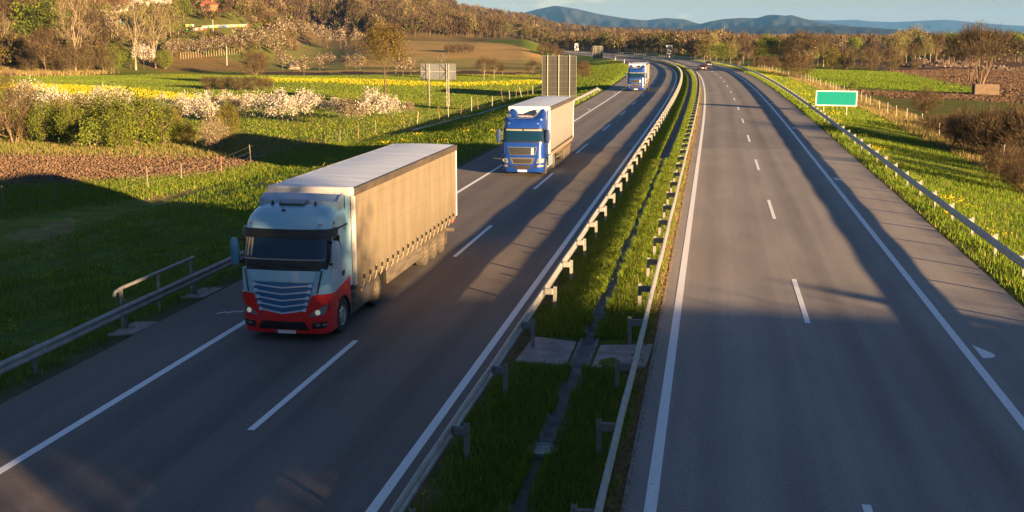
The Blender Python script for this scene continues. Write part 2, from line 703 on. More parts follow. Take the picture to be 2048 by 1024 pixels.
def terrain(x, y, raw=False):
    x = np.asarray(x, dtype=float)
    y = np.asarray(y, dtype=float)
    s = rs(y)
    o = (x - rx(y)) / np.sqrt(1 + s * s)
    z = np.where(o < 0, LZ, RZ)
    inner = verge_z(o) - (0 if raw else .28)
    z = np.where((o > -26) & (o < 28), inner, z)
    z = np.where((o > -9.8) & (o < 15.2), -.4, z)
    w = sstep((np.abs(o - 2) - 34) / 30)
    z = z + w * (.25 * _wob(x, y, .03, 1.0) + .12 * _wob(x, y, .11, 2.0))
    yy = np.maximum(y, 1.0)
    u = 1024 + 2292 * x / yy
    u = np.where(y < 1, np.where(x < 0, -9000, 9000), u)
    foot = np.interp(u, [-4000, 0, 300, 480, 560, 700, 800, 1000, 1080, 1200, 1400], [260, 335, 335, 360, 430, 520, 600, 640, 760, 900, 1000])
    top = np.interp(u, [-4000, 300, 500, 700, 870, 1000, 1100, 1200, 1400, 1520], [80, 70, 62, 49, 41, 29, 18, 10, 3, 0])
    r = np.hypot(x, y)
    g = sstep((r - foot) / (1650 - foot))
    far = 1 - .85 * sstep((r - 1700) / 1200)
    ridge = top * g * far
    ridge = ridge * (1 + .10 * _wob(x, y, .006, .3) + .05 * _wob(x, y, .017, 2.1))
    near = 19 * sstep((r - 335) / 130) * sstep((640 - u) / 190) * far
    tan = 6.2 * sstep((r - 370) / 240) * sstep((u - 640) / 130) * sstep((1130 - u) / 90) * far
    spur = 13 * sstep((r - 620) / 160) * sstep((u - 420) / 200) * sstep((960 - u) / 160) * far
    return z + np.where(y > 1, ridge + near + tan + spur, 0)


_c, _s = math.cos(PITCH), math.sin(PITCH)


def ray(u, v):
    x, y = (u - 1024) / FPX, (512 - v) / FPX
    return Vector((x, _c + y * _s, -_s + y * _c))


def at(u, v):
    """the spot of the terrain that the photograph shows at pixel u, v"""
    d = ray(u, v)
    t = 10 * 1.004 ** np.arange(1800)
    z = CAM_H + d.z * t - terrain(d.x * t, d.y * t, True)
    k = np.nonzero(z < 0)[0]
    i = k[0] if len(k) else len(t) - 1
    i = max(i, 1)
    f = z[i - 1] / (z[i - 1] - z[i]) if len(k) else 1
    tt = t[i - 1] + f * (t[i] - t[i - 1])
    return Vector((d.x * tt, d.y * tt, CAM_H + d.z * tt))


def flat(u, v, z):
    d = ray(u, v)
    t = (z - CAM_H) / d.z
    return Vector((d.x * t, d.y * t, z))


def gz(x, y):
    return float(terrain(x, y, True))


def in_poly(px, py, poly):
    n = len(poly)
    r = np.zeros(px.shape, bool)
    for i in range(n):
        x0, y0 = poly[i]
        x1, y1 = poly[(i + 1) % n]
        c = ((y0 > py) != (y1 > py))
        with np.errstate(divide='ignore', invalid='ignore'):
            xi = (x1 - x0) * (py - y0) / (y1 - y0 if y1 != y0 else 1e-9) + x0
        r ^= c & (px < xi)
    return r


GRASS = (.13, .17, .016)
GRASS_D = (.075, .125, .02)
DRY = (.24, .18, .08)
SOIL = (.1, .06, .034)
SOIL_D = (.085, .052, .032)
YEL = (.36, .3, .014)
OLIVE = (.15, .13, .04)
WOOD = (.13, .083, .042)


def W(pts, z):
    return [tuple(flat(u, v, z)[:2]) for u, v in pts]


# crops and fields, each outline a plot on the plain
PLOTS = [
    (W([(-900, 150), (1080, 148), (1075, 215), (700, 290), (-900, 300)], LZ), (.2, .205, .028)),
    (W([(-700, 262), (500, 272), (620, 292), (520, 312), (400, 320), (-700, 312)], LZ), DRY),
    (W([(-900, 306), (0, 307), (300, 308), (480, 318), (520, 330), (430, 350), (250, 362), (0, 372), (-900, 380)], LZ), SOIL),
    (W([(-900, 166), (60, 169), (230, 176), (420, 195), (560, 202), (420, 207), (250, 197), (60, 186), (-900, 186)], LZ), YEL),
    (W([(-900, 158), (200, 159), (340, 164), (200, 166.5), (-900, 164)], LZ), (.3, .25, .09)),
    (W([(320, 146), (400, 144), (420, 152), (330, 155)], LZ), (.38, .32, .02)),
    (W([(525, 157), (700, 159), (900, 165), (1075, 161), (1080, 168), (900, 173), (700, 169), (540, 166)], LZ), YEL),
    (W([(900, 149), (1075, 147), (1080, 154), (930, 156)], LZ), (.46, .34, .014)),
    (W([(700, 183), (870, 200), (900, 206), (760, 205), (640, 195)], LZ), (.33, .30, .02)),
    (W([(730, 238), (830, 228), (860, 234), (760, 250)], LZ), (.33, .28, .02)),
    (W([(500, 141), (760, 142), (930, 143), (1075, 145), (1075, 148.5), (900, 149), (660, 148), (500, 145)], LZ), SOIL_D),
    (W([(500, 133), (760, 134), (1075, 132), (1075, 145), (760, 143), (500, 142)], LZ), (.33, .24, .085)),
    (W([(-900, 141), (100, 143), (220, 147), (100, 151), (-900, 150)], LZ), (.36, .25, .12)),
    # right of the motorway
    (W([(1500, 130), (2400, 130), (2600, 330), (1830, 262), (1640, 190)], RZ), (.115, .125, .025)),
    (W([(1480, 132), (1700, 140), (1790, 142), (1975, 182), (1900, 187), (1660, 170), (1600, 158)], RZ), (.085, .175, .025)),
    (W([(1770, 139), (2100, 133), (2600, 150), (2600, 215), (2100, 208), (1985, 190), (1900, 168)], RZ), SOIL),
    (W([(1700, 181), (1900, 186), (1985, 189), (2080, 200), (2080, 207), (1940, 199), (1800, 196)], RZ), SOIL_D),
    (W([(1600, 124), (2100, 108), (2600, 108), (2600, 140), (2040, 140), (1780, 138)], RZ), (.1, .065, .045)),
    (W([(1650, 93), (1790, 92), (1800, 101), (1660, 102)], RZ), (.1, .17, .03)),
    (W([(1340, 88), (1440, 85), (1450, 93), (1350, 96)], RZ), (.34, .19, .1)),
    (W([(1340, 95), (1450, 92), (1450, 98), (1350, 100)], RZ), (.12, .2, .03)),
]


def zone_colour(x, y):
    s = rs(y)
    o = (x - rx(y)) / np.sqrt(1 + s * s)
    r = np.hypot(x, y)
    u = 1024 + 2292 * x / np.maximum(y, 1)
    c = np.empty(x.shape + (3,))
    c[:] = GRASS
    jx = x + np.clip(r * .012, .3, 5) * _wob(x, y, .35, .4)
    jy = y + np.clip(r * .012, .3, 5) * _wob(x, y, .29, 1.9)
    left = o < -24
    for poly, k in PLOTS:
        c[in_poly(jx, jy, poly)] = k
    hill = (r > 342) & (u < 1100) & left
    c[hill] = (.13, .14, .035)
    brn = hill & (_wob(x, y, .045, 2.5) > .6)
    c[brn] = (.17, .12, .05)
    hl = terrain(x, y, True)
    wood = (hl > 17) & (r > 380) & left
    c[wood] = WOOD
    wood2 = (u > 480) & (u < 760) & (r > 470) & left & (hl > 3)
    c[wood2] = WOOD
    tanf = (u > 690) & (u < 1110) & (r > 372) & (r < 640) & (hl < 9) & left
    c[tanf] = (.36, .245, .09)
    tan2 = tanf & (_wob(x, y, .02, 4.0) > .25)
    c[tan2] = (.27, .23, .07)
    farp = (r > 640) & (hl < 17)
    c[farp] = (.14, .105, .05)
    c[r > 2500] = (.07, .075, .05)
    # bare clay scars on the ridge
    for su, r0, r1, wd in ((800, 1030, 1150, 16), (820, 1000, 1070, 10), (1005, 900, 980, 7), (870, 1250, 1300, 16)):
        k = (np.abs(u - su - (r - r0) * -.16) < wd) & (r > r0) & (r < r1)
        c[k] = (.42, .3, .17)
    dry_l = (o < -24.5) & (o > -30) & (y < 190) & (_wob(x, y, .2, 5.0) > .1)
    c[dry_l] = (.24, .2, .07)
    dry_r = (o > 24.8) & (o < 31) & (_wob(x, y, .2, 6.0) > -.7)
    c[dry_r] = (.27, .19, .1)
    return c


def set_zone(me, c):
    a = me.attributes.new('zone', 'FLOAT_COLOR', 'POINT')
    cc = np.ones((len(c), 4), dtype=np.float32)
    cc[:, :3] = c
    a.data.foreach_set('color', cc.ravel())


def build_ground():
    th = np.concatenate([np.radians(np.linspace(-180, -34, 50, endpoint=False)), np.radians(np.linspace(-34, 34, 760)), np.radians(np.linspace(34, 180, 51)[1:-1])])
    rr = np.concatenate([[0.0], np.geomspace(3, 30000, 640)])
    T, RR = np.meshgrid(th, rr)
    X, Y = RR * np.sin(T), RR * np.cos(T)
    Z = terrain(X, Y)
    nr, nt = X.shape
    V = np.stack([X, Y, Z], -1).reshape(-1, 3)
    i = np.arange(nr - 1)[:, None] * nt
    j = np.arange(nt)[None, :]
    j1 = (j + 1) % nt
    F = np.stack([i + j, i + j1, i + nt + j1, i + nt + j], -1).reshape(-1, 4)
    me = np_mesh('ground', V, F[:, ::-1], M['ground'], smooth=True)
    C = zone_colour(X, Y).reshape(-1, 3)
    if len(me.vertices) == len(C):
        set_zone(me, C)
    o = link('ground', me)
    return tag(o, kind='structure')


build_ground()


def strip(name, m, offs, y0, y1, zf, colf=None, uv=False, kind='structure', ystep=None):
    """a sheet that follows the road between the offsets; zf(o) gives its height"""
    ys = ystep if ystep is not None else road_ys(y0, y1)
    V, C, UV = [], [], []
    for y in ys:
        for o in offs:
            p = rp_(y, o)
            V.append((p.x, p.y, float(zf(o, y))))
            UV.append((o, y))
            if colf:
                C.append(colf(o, y))
    n = len(offs)
    F = [(i * n + j, i * n + j + 1, (i + 1) * n + j + 1, (i + 1) * n + j) for i in range(len(ys) - 1) for j in range(n - 1)]
    me = np_mesh(name, V, F, m, smooth=True)
    if colf:
        set_zone(me, np.array(C))
    if uv:
        l = me.uv_layers.new(name='UVMap')
        idx = np.empty(len(me.loops), dtype=np.int32)
        me.loops.foreach_get('vertex_index', idx)
        l.data.foreach_set('uv', np.array(UV, dtype=np.float32)[idx].ravel())
    o = link(name, me)
    if kind:
        tag(o, kind=kind)
    return o


Y0, Y1 = -60, 900
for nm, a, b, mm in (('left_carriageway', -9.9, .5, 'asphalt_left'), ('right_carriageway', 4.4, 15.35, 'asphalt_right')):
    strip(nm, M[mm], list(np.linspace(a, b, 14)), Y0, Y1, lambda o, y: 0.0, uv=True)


def hsh(a, b):
    return (math.sin(a * 12.9898 + b * 78.233) * 43758.5453) % 1.0


def verge_col(o, y):
    j = .5 * _wob(np.array(o * 3.0), np.array(y), .5, .7) + .6 * _wob(np.array(o), np.array(y * .6), 1.1, 1.7)
    j = float(j)
    if -11.0 < o < 0:
        return (.12, .11, .06) if o > -10.35 + .25 * j else (.09, .12, .025)
    if o < 0:
        if o < -23.5 + j:
            return (.2, .19, .06)
        return (.105 + .03 * j, .165 + .02 * j, .022)
    if o < 16.0:
        return (.09, .1, .03)
    if o > 24.5 + j:
        return (.25, .19, .085)
    return (.14 + .03 * j, .185 + .02 * j, .026)


left_offs = [-26.5, -25, -23.5, -22, -20.5, -19, -17.5, -16, -14.5, -13, -12, -11.2, -10.6, -10.2, -9.85]
right_offs = [15.3, 15.7, 16.2, 16.8, 17.6, 18.6, 19.6, 20.6, 21.6, 22.6, 23.6, 24.6, 25.6, 26.6, 28.5]


def vz(o, y):
    e = .06 * float(_wob(np.array(o), np.array(y), .6, 1.2)) + .07 * float(_wob(np.array(o), np.array(y), .21, 3.2))
    k = min(1, max(0, (abs(o - 2.75) - 13.2) / 3))
    z = float(verge_z(o)) + e * k
    if o <= -26.4 or o >= 28.4:
        z -= .3
    if o in (-9.85, 15.3):
        z = -.03
    return z


strip('left_verge', M['verge'], left_offs, Y0, Y1, vz, verge_col)
strip('right_verge', M['verge'], right_offs, Y0, Y1, vz, verge_col)


def med_col(o, y):
    j = float(_wob(np.array(o * 2.0), np.array(y), .9, .7))
    if o > 3.95 + .15 * j:
        return (.24, .15, .075)
    if o < 1.0 + .12 * j:
        return (.13, .1, .055)
    return (.1 + .02 * j, .14 + .02 * j, .022)


def med_z(o, y):
    z = np.interp(o, [.48, .7, 2.1, 2.35, 2.95, 3.2, 4.2, 4.42], [-.03, .02, .03, .0, .0, .03, .02, -.03])
    return float(z) + (.03 * float(_wob(np.array(o), np.array(y), .8, 1.2)) if .7 < o < 4.2 and not 2.3 < o < 3.0 else 0)


strip('median_strip_left', M['verge'], [.48, .7, 1.0, 1.3, 1.6, 1.9, 2.15, 2.40], Y0, Y1, med_z, med_col)
strip('median_strip_right', M['verge'], [2.88, 3.15, 3.4, 3.7, 3.95, 4.2, 4.42], Y0, Y1, med_z, med_col)
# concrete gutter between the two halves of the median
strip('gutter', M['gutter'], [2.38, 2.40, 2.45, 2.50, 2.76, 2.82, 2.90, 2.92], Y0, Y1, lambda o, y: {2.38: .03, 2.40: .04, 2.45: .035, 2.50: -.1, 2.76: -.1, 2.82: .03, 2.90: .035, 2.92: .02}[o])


# ------------------------------------------------------------------ painted markings (4 mm above the asphalt)
def line(name, o0, o1, y0, y1):
    return strip(name, M['paint'], [o0, o1], y0, y1, lambda o, y: .005)


line('edge_line', -7.55, -7.35, Y0, Y1)
line('edge_line', 0.0, .2, Y0, Y1)
line('edge_line', 4.8, 5.02, Y0, Y1)
line('edge_line', 12.45, 12.67, Y0, Y1)


def dashes(name, oc, first, period, length):
    V, F = [], []
    y = first
    while y < 640:
        n = 4
        k0 = len(V)
        for i in range(n + 1):
            for o in (oc - .08, oc + .08):
                V.append(rp_(y + length * i / n, o, .005))
        F += [(k0 + 2 * i, k0 + 2 * i + 1, k0 + 2 * i + 3, k0 + 2 * i + 2) for i in range(n)]
        y += period
    return tag(link(name, np_mesh(name, V, F, M['paint'])), kind='structure')


# far ends seen at 29.9, 47.9, 66.6 ... and 18.9, 37.6, 56.5 ...
dashes('lane_dashes', -3.64, 28.9 - 7.1 - 18.9 * 4, 18.95, 7.1)
dashes('lane_dashes', 8.68, 38.95 - 6.0 - 18.8 * 4, 18.85, 6.0)


def drops(name, o, ys, flip=1):
    """the drop shaped distance marks beside the edge lines"""
    mb = MB()
    for y in ys:
        pts = []
        for k in range(15):
            t = k / 14
            a = PI * (t - .5)
            pts.append((.5 * math.cos(a) * (.55 + .45 * math.sin(a) * -1) * 1.1, math.sin(a) * .62))
        vs = [rp_(y + b, o + flip * a, .005) for a, b in pts]
        mb.add(vs, [tuple(range(len(vs)))])
    ob = mb.build(name, M['paint'], fix=False)
    for p in ob.data.polygons:
        pass
    bm = bmesh.new()
    bm.from_mesh(ob.data)
    for f in bm.faces:
        f.normal_update()
        if f.normal.z < 0:
            f.normal_flip()
    bm.to_mesh(ob.data)
    bm.free()
    return tag(ob, kind='structure')


drops('distance_marks', 12.85, [30.9, 67.3, 103.8, 140.2, 176.6, 213, 250])
drops('distance_marks', -7.75, [89.5, 126, 162.5, 199], -1)
mb = MB()
for k in range(3):
    a = rp_(31.2 + .16 * k, -8.75 + .28 * k, .005)
    q = rp_(31.2 + .16 * k + .32, -8.75 + .28 * k + .2, .005)
    w = Vector((.1, 0, 0))
    mb.add([a, a + w, q + w, q], [(0, 1, 2, 3)])
tag(mb.build('small_marks', M['paint'], fix=False), kind='structure')

# concrete pads over the culvert in the median, and by the left rail
mb = MB()
poly = [rp_(27.9, 1.0), rp_(27.7, 2.33), rp_(29.9, 2.33), rp_(30.2, 1.1)]
mb.prism([(p.x, p.y) for p in poly], 2, -.05, .05)
poly = [rp_(27.6, 2.97), rp_(27.9, 4.3), rp_(30.0, 4.38), rp_(29.7, 3.0)]
mb.prism([(p.x, p.y) for p in poly], 2, -.05, .045)
for y, o in ((29.3, -10.35), (33.8, -10.4)):
    poly = [rp_(y - .75, o - .35), rp_(y - .6, o + .35), rp_(y + .8, o + .42), rp_(y + .7, o - .3)]
    mb.prism([(p.x, p.y) for p in poly], 2, -.1, .0)
tag(mb.build('concrete_pads', M['concrete'], bevel=.02), kind='structure')


# ------------------------------------------------------------------ the overpass the picture is taken from
def overpass():
    t = thing('road_bridge', 'concrete overpass with steel railings that carries the viewer across the motorway', 'bridge', (0, -.3, 0), math.atan(-.2))
    # built in the bridge's own frame: x along it, the edge under the viewer at y = 0
    a = MB()
    a.box((4, -4.9, 5.72), (130, 9.6, .9))
    a.build('deck', M['concrete'], t, bevel=.05)
    for y in (-.24, -9.56):
        a = MB()
        a.box((4, y, 6.3), (130, .44, .26))
        a.build('parapet_kerb', M['concrete'], t, bevel=.03)
        a = MB()
        for z in (6.54, 6.76, 6.98):
            a.tube([(-60, y, z), (49.2, y, z)], .016, 6)
            a.tube([(49.2, y, z), (68, y, z)], .03 if z < 6.9 else .05, 6)
        for k in range(52):
            a.box((-60 + 2.5 * k, y, 6.67), (.05, .05, .62))
        a.box((49.45, y, 6.68), (.8, .3, .86))
        a.build('railing', M['steel'], t)
    for x in (-20, 30):
        a = MB()
        a.box((x, -4.9, 2.05), (1.0, 8.6, 6.5))
        a.build('abutment', M['concrete'], t, bevel=.05)
    a = MB()
    for y in (-1.9, -4.9, -7.9):
        a.lathe([(.45, -1), (.45, 5.28)], 2, (1.0, y, 0), 18)
    a.build('piers', M['concrete'], t)


overpass()


def embankment():
    """the earth ramps that lead up to the overpass on both sides"""
    for sg, x0 in ((1, 30.6), (-1, 20.6)):
        P = []
        for k in range(24):
            x = x0 + k * 4.0
            h = 6.1 * min(1, max(0, 1 - (x - x0 - 30) / 70))
            P.append([(sg * x, y, z) for y, z in ((h * 1.6 + .4, -2.2), (.1, h - .05), (-9.9, h - .05), (-10.2 - h * 1.6, -2.2))])
        a = MB()
        a.grid(P)
        a.f.append((0, 1, 2, 3))
        a.m.append(0)
        o = a.build('embankment', M['verge'], None)
        set_zone(o.data, np.tile(np.array([GRASS]), (len(o.data.vertices), 1)))
        o.rotation_euler = (0, 0, math.atan(-.2))
        o.location = (0, -.3, 0)
        tag(o, kind='structure')


embankment()


# ------------------------------------------------------------------ guardrails
WPROF = [(0.0, -.155), (.03, -.15), (.075, -.105), (.08, -.075), (.03, -.03), (.02, 0.0), (.03, .03), (.08, .075), (.075, .105), (.03, .15), (0.0, .155)]


def rail_mesh(mb, o_face, side, y0, y1, zc=.62, end_down=False):
    """W-beam along the road; side = +1 when its ribbed face looks to the left"""
    ys = road_ys(y0, y1)
    P = []
    for i, y in enumerate(ys):
        row = []
        z = zc
        if end_down and i >= len(ys) - 4:
            z = zc - (i - len(ys) + 4) * .12
        wob = .008 * math.sin(y * .5) + .004 * math.sin(y * 1.3)
        for d, h in WPROF:
            p = rp_(y, o_face - side * d + wob, z + h + .008 * math.sin(y * .7))
            row.append(p)
        P.append(row)
    mb.grid(P)
    Q = [[Vector(q) + (rp_(y, side * .006) - rp_(y, 0)) for q in row] for y, row in zip(ys, P)]
    mb.grid(Q, flip=True)
    for k in (0, len(P) - 1):
        pass


def guardrail(label, o_face, side, y0, y1, dy, post_gap, base_z, zc=.62, first=None, down=False, block=True, tall=None):
    t = thing('guardrail', label, 'guardrail', rp_(max(y0, 5), o_face, 0))
    org = t.location.copy()

    def fin(mb, name, m, bevel=0, smooth=False):
        mb.v = [tuple(Vector(v) - org) for v in mb.v]
        return mb.build(name, m, t, bevel=bevel, smooth=smooth)
    mb = MB()
    rail_mesh(mb, o_face, side, y0, y1, zc, down)
    fin(mb, 'rail', M['steel'], smooth=False)
    # splice plates with their bolts every beam length
    y = first if first is not None else y0 + 1
    ys = []
    while y < y1:
        ys.append(y)
        y += dy
    post = MB()
    post.box((0, 0, 0), (.012, .11, 1.0))
    post.box((.03, -.055, 0), (.06, .01, 1.0))
    post.box((.03, .055, 0), (.06, .01, 1.0))
    pm = None
    bmesh_block = None
    extra, extra_b = MB(), MB()
    for k, y in enumerate(ys):
        p = rp_(y, o_face + side * post_gap, 0)
        zt = zc + .17
        zb = base_z - .25
        if k < 100:
            if pm is None:
                a = MB()
                h = zt - zb
                a.box((0, 0, h / 2), (.10, .012, h))
                a.box((-.045, .035, h / 2), (.012, .058, h))
                a.box((.045, .035, h / 2), (.012, .058, h))
                for z in (h - .09, h - .22):
                    a.tube([(0, -.006, z), (0, -.016, z)], .013, 6, 1)
                o = a.build('post', [M['steel_post'], M['rubber']], t, bevel=0)
                pm = o
            else:
                o = pm.copy()
                col.objects.link(o)
                o.parent = t
            o.location = Vector((p.x, p.y, zb)) - org
            o.rotation_euler = (R(rnd.uniform(-1.2, 1.2)), R(rnd.uniform(-1.2, 1.2)), rz_(y))
            if block:
                if bmesh_block is None:
                    a = MB()
                    g = post_gap - .03
                    a.box((0, 0, 0), (g, .075, .20))
                    b = a.build('spacer', M['steel_post'], t, bevel=.03)
                    bmesh_block = b
                else:
                    b = bmesh_block.copy()
                    col.objects.link(b)
                    b.parent = t
                q = rp_(y, o_face + side * (post_gap * .5 - .02), zc + .01)
                b.location = q - org
                b.rotation_euler = (0, 0, rz_(y))
        else:
            extra.box((p.x, p.y, (zt + zb) / 2), (.10, .08, zt - zb), rot=(0, 0, rz_(y)))
    if extra.v:
        tag(fin(extra, 'post', M['steel_post']), kind='stuff')
    # small reflectors
    rb = MB()
    for y in ys[1:40:2]:
        p = rp_(y, o_face - side * .03, zc - .02)
        rb.box(p, (.03, .05, .09), rot=(0, 0, rz_(y)))
    fin(rb, 'reflectors', M['white'])
    return t, org


guardrail('steel guardrail on the left side of the grassy median, beside the truck carriageway', .95, 1, -20, 640, 4.05, .30, 0, first=.8)
guardrail('steel guardrail on the right side of the grassy median, beside the empty carriageway', 4.12, -1, -20, 640, 4.1, .36, 0, first=1.25)
guardrail('long steel guardrail along the right carriageway in front of the green sign', 16.25, 1, -10, 520, 4.0, .30, -.05, first=1.0)
gl, glorg = guardrail('steel guardrail with a short handrail at the lower left edge of the road', -10.3, -1, -10, 50, 4.35, .25, -.05, first=3.2)
guardrail('short steel guardrail on the left shoulder behind the middle blue truck', -10.35, -1, 98, 166, 4.0, .25, -.05, first=99, down=True)
# handrail over the culvert, bolted on the posts of the left guardrail
mb = MB()
hp = [(29.3, -10.62), (31.5, -10.64), (33.7, -10.66)]
for y, o in hp:
    a, b = rp_(y, o, -.2), rp_(y, o, 1.12)
    mb.box((a + b) / 2, (.07, .09, 1.32), rot=(0, 0, rz_(y)))
top = [rp_(28.9, -10.62, .98), rp_(29.0, -10.62, 1.1)] + [rp_(29.3 + .4 * k, -10.63, 1.14) for k in range(12)] + [rp_(33.85, -10.66, 1.14), rp_(33.95, -10.66, 1.05)]
mb.tube(top, .05, 10)
mb.v = [tuple(Vector(v) - glorg) for v in mb.v]
mb.build('handrail', M['steel'], gl)

# inlet grate in the gutter
g = thing('drain_grate', 'round slotted drain grate in the gutter of the median', 'drain grate', rp_(21.9, 2.62, .03), rz_(21.9))
a = MB()
a.lathe([(.27, -.06), (.31, -.06), (.31, .02), (.27, .02)], 2, (0, 0, 0), 28)
a.build('frame', M['steel'], g)
a = MB()
for k in range(-4, 5):
    w = math.sqrt(max(.004, .28 ** 2 - (k * .066) ** 2))
    a.box((0, k * .066, -.005), (2 * w, .036, .03))
a.build('bars', M['steel'], g)


# ------------------------------------------------------------------ traffic signs
def big_board(label, u, v_off, y, o, w, h, zb, posts, ribs, cols, rz_extra=0.0, group=None):
    p = rp_(y, o, 0)
    base = gz(p.x, p.y)
    t = thing('traffic_sign', label, 'traffic sign', (p.x, p.y, base), rz_(y) + rz_extra)
    zb -= base
    a = MB()
    a.box((0, 0, zb + h / 2), (w, .03, h))
    a.build('panel', M['sign_back'], t, bevel=.01)
    for k in range(ribs):
        z = zb + h * (k + .5) / ribs if ribs > 1 else zb + h / 2
        a = MB()
        a.box((0, -.045, z), (w - .05, .05, .04))
        a.build('rib', M['rib_grey'], t)
    for k in range(cols):
        x = -w / 2 + w * (k + 1) / (cols + 1)
        a = MB()
        a.box((x, -.032, zb + h / 2), (.04, .03, h - .02))
        a.build('joint', M['sign_joint'], t)
    for x in posts:
        a = MB()
        a.box((x, -.11, (zb + h - .05) / 2), (.1, .09, zb + h - .05 + .4))
        a.build('post', M['white_post'], t)
    a = MB()
    for s in (-1, 1):
        a.box((s * (w / 2 + .012), 0, zb + h / 2), (.03, .05, h + .05))
        a.box((0, 0, zb + h / 2 + s * (h / 2 + .012)), (w, .05, .03))
    a.build('frame', M['steel'], t)
    return t


M['sign_back'] = mat('sign_back', (.035, .036, .031), .55, .2, (.05, .05, .042), 2.0)
M['sign_back_grey'] = mat('sign_back_grey', (.1, .11, .12), .5, .3, (.13, .14, .15), 2)
M['sign_joint'] = mat('sign_joint', (.05, .05, .045), .7)
M['rib_grey'] = mat('rib_grey', (.09, .09, .08), .6, .2)
M['white_post'] = mat('white_post', (.3, .29, .27), .5, .1)
big_board('large grey back of a road sign behind the middle blue truck', 0, 0, 139, -13.0, 4.25, 4.85, .8, (-1.45, -.05, 1.3), 7, 5)
big_board('distant grey back of a motorway sign inside the curve, left of the farthest truck', 0, 0, 369, -16.6, 3.2, 3.9, .8, (-.7, .7), 8, 3)

# sign back on two lattice legs
pb0, pb1 = at(857, 211), at(897, 214)
cen = (pb0 + pb1) / 2
t = thing('traffic_sign', 'wide grey sign back on two white lattice legs in the left field', 'traffic sign', (cen.x, cen.y, gz(cen.x, cen.y)), R(-4))
px = 2340 / (cen.y + 1.6)
w2, zb2, h2 = 72 / px, (211 - 157) / px, 32 / px
a = MB()
a.box((.02, .1, zb2 + h2 / 2), (w2, .05, h2))
a.build('panel', M['sign_back_grey'], t, bevel=.01)
for x in (-.47, .05, .33):
    a = MB()
    a.box((x * w2 * .9, .06, zb2 + h2 / 2), (.06, .04, h2 - .05))
    a.build('joint', M['sign_joint'], t)
a = MB()
a.box((.02, .055, zb2 + h2 / 2), (w2 - .05, .05, .06))
a.build('rib', M['steel'], t)
hx = 20 / px
for s in (-1, 1):
    a = MB()
    H2 = zb2 + h2
    for dx in (-.16, .16):
        for dy in (-.16, .06):
            a.box((s * hx + dx, dy, H2 / 2 - .2), (.06, .06, H2 + .4))
    k = 0
    z = 0.1
    while z < H2 - .4:
        q = 1 if k % 2 else -1
        a.tube([(s * hx - .16 * q, -.16, z), (s * hx + .16 * q, -.16, z + .42)], .025, 4)
        a.tube([(s * hx - .16, .05 * q, z), (s * hx - .16, -.14 * q, z + .42)], .02, 4)
        z += .42
        k += 1
    a.build('lattice_leg', M['white_post'], t)
    a = MB()
    for z in (zb2 + .15, zb2 + h2 - .15):
        a.tube([(s * hx - .16, 0, zb2 + h2 / 2), (s * hx - 1.1, .05, z)], .05, 4)
    a.build('brace', M['sign_joint'], t)

# blank green board
M['green_board'] = mat('green_board', (.0, .19, .17), .45, 0, (.0, .21, .19), 1.5)
M['board_white'] = mat('board_white', (.74, .76, .72), .45)
p = rp_(126, 18.95, 0)
t = thing('traffic_sign', 'blank green road sign with a white border on two thin posts', 'traffic sign', (p.x, p.y, gz(p.x, p.y)), R(-17))
z0 = .66 - t.location.z
w, h = 4.3, 1.62
a = MB()
a.box((0, 0, z0 + h / 2), (w, .03, h))
a.build('panel', M['green_board'], t)
a = MB()
for s in (-1, 1):
    a.box((s * (w / 2 - .045), -.012, z0 + h / 2), (.1, .02, h + .002))
    a.box((0, -.011, z0 + h / 2 + s * (h / 2 - .045)), (w - .19, .02, .1))
a.build('border', M['board_white'], t)
for x in (-1.28, 1.12):
    a = MB()
    a.tube([(x, .06, -.4), (x, .06, z0 + h - .1)], .045, 8)
    a.build('post', M['white_post'], t)
a = MB()
for z in (z0 + .35, z0 + h - .35):
    a.box((0, .03, z), (w - .2, .03, .06))
a.build('rib', M['steel'], t)


# two far lane signs
def lane_sign(label, u, v, w, h, zb, kind):
    q = at(u, v)
    t = thing('traffic_sign', label, 'traffic sign', (q.x, q.y, gz(q.x, q.y)), -math.atan2(q.x, q.y) * .6)
    a = MB()
    a.box((0, 0, zb + h / 2), (w, .05, h))
    a.build('panel', M['lane_dark'] if kind else M['board_white'], t)
    a = MB()
    for s in (-1, 1):
        a.box((s * (w / 2 - .08), -.04, zb + h / 2), (.16, .03, h))
        a.box((0, -.04, zb + h / 2 + s * (h / 2 - .08)), (w - .33, .03, .16))
    if kind:
        a.box((0, -.04, zb + h - .55), (w - .33, .03, .75))
    a.build('border', M['board_white'], t)
    a = MB()
    if kind:
        for x0, x1 in ((-.8, -.55), (.8, .6)):
            a.tube([(x0, -.045, zb + .3), (x1, -.045, zb + h - 1.1)], .09, 4)
        for z in (.5, 1.1, 1.7):
            a.box((0, -.045, zb + z), (.16, .03, .35))
        a.box((.75, -.045, zb + 1.4), (.3, .035, .7))
        a.build('lane_drawing', M['board_white'], t)
    else:
        a.prism([(-.6, zb + .3), (.6, zb + .3), (.15, zb + h - .9), (-.15, zb + h - .9)], 1, -.06, -.03)
        a.build('lane_drawing', M['lane_dark'], t)
        a = MB()
        a.box((0, -.055, zb + .55), (.7, .05, .7))
        a.build('marker', M['orange'], t)
    for x in (-.35 * w, .35 * w) if kind else (0,):
        a = MB()
        a.box((x, .08, zb / 2 + .3), (.12, .08, zb + 1.2))
        a.build('post', M['steel'], t)


M['lane_dark'] = mat('lane_dark', (.12, .09, .06), .6)
lane_sign('distant white framed lane sign right of the far curve, above the cars', 1338, 111.5, 3.0, 4.1, .9, True)
lane_sign('distant narrow white sign with an orange mark where the road vanishes', 1153, 104, 2.0, 3.4, .9, False)

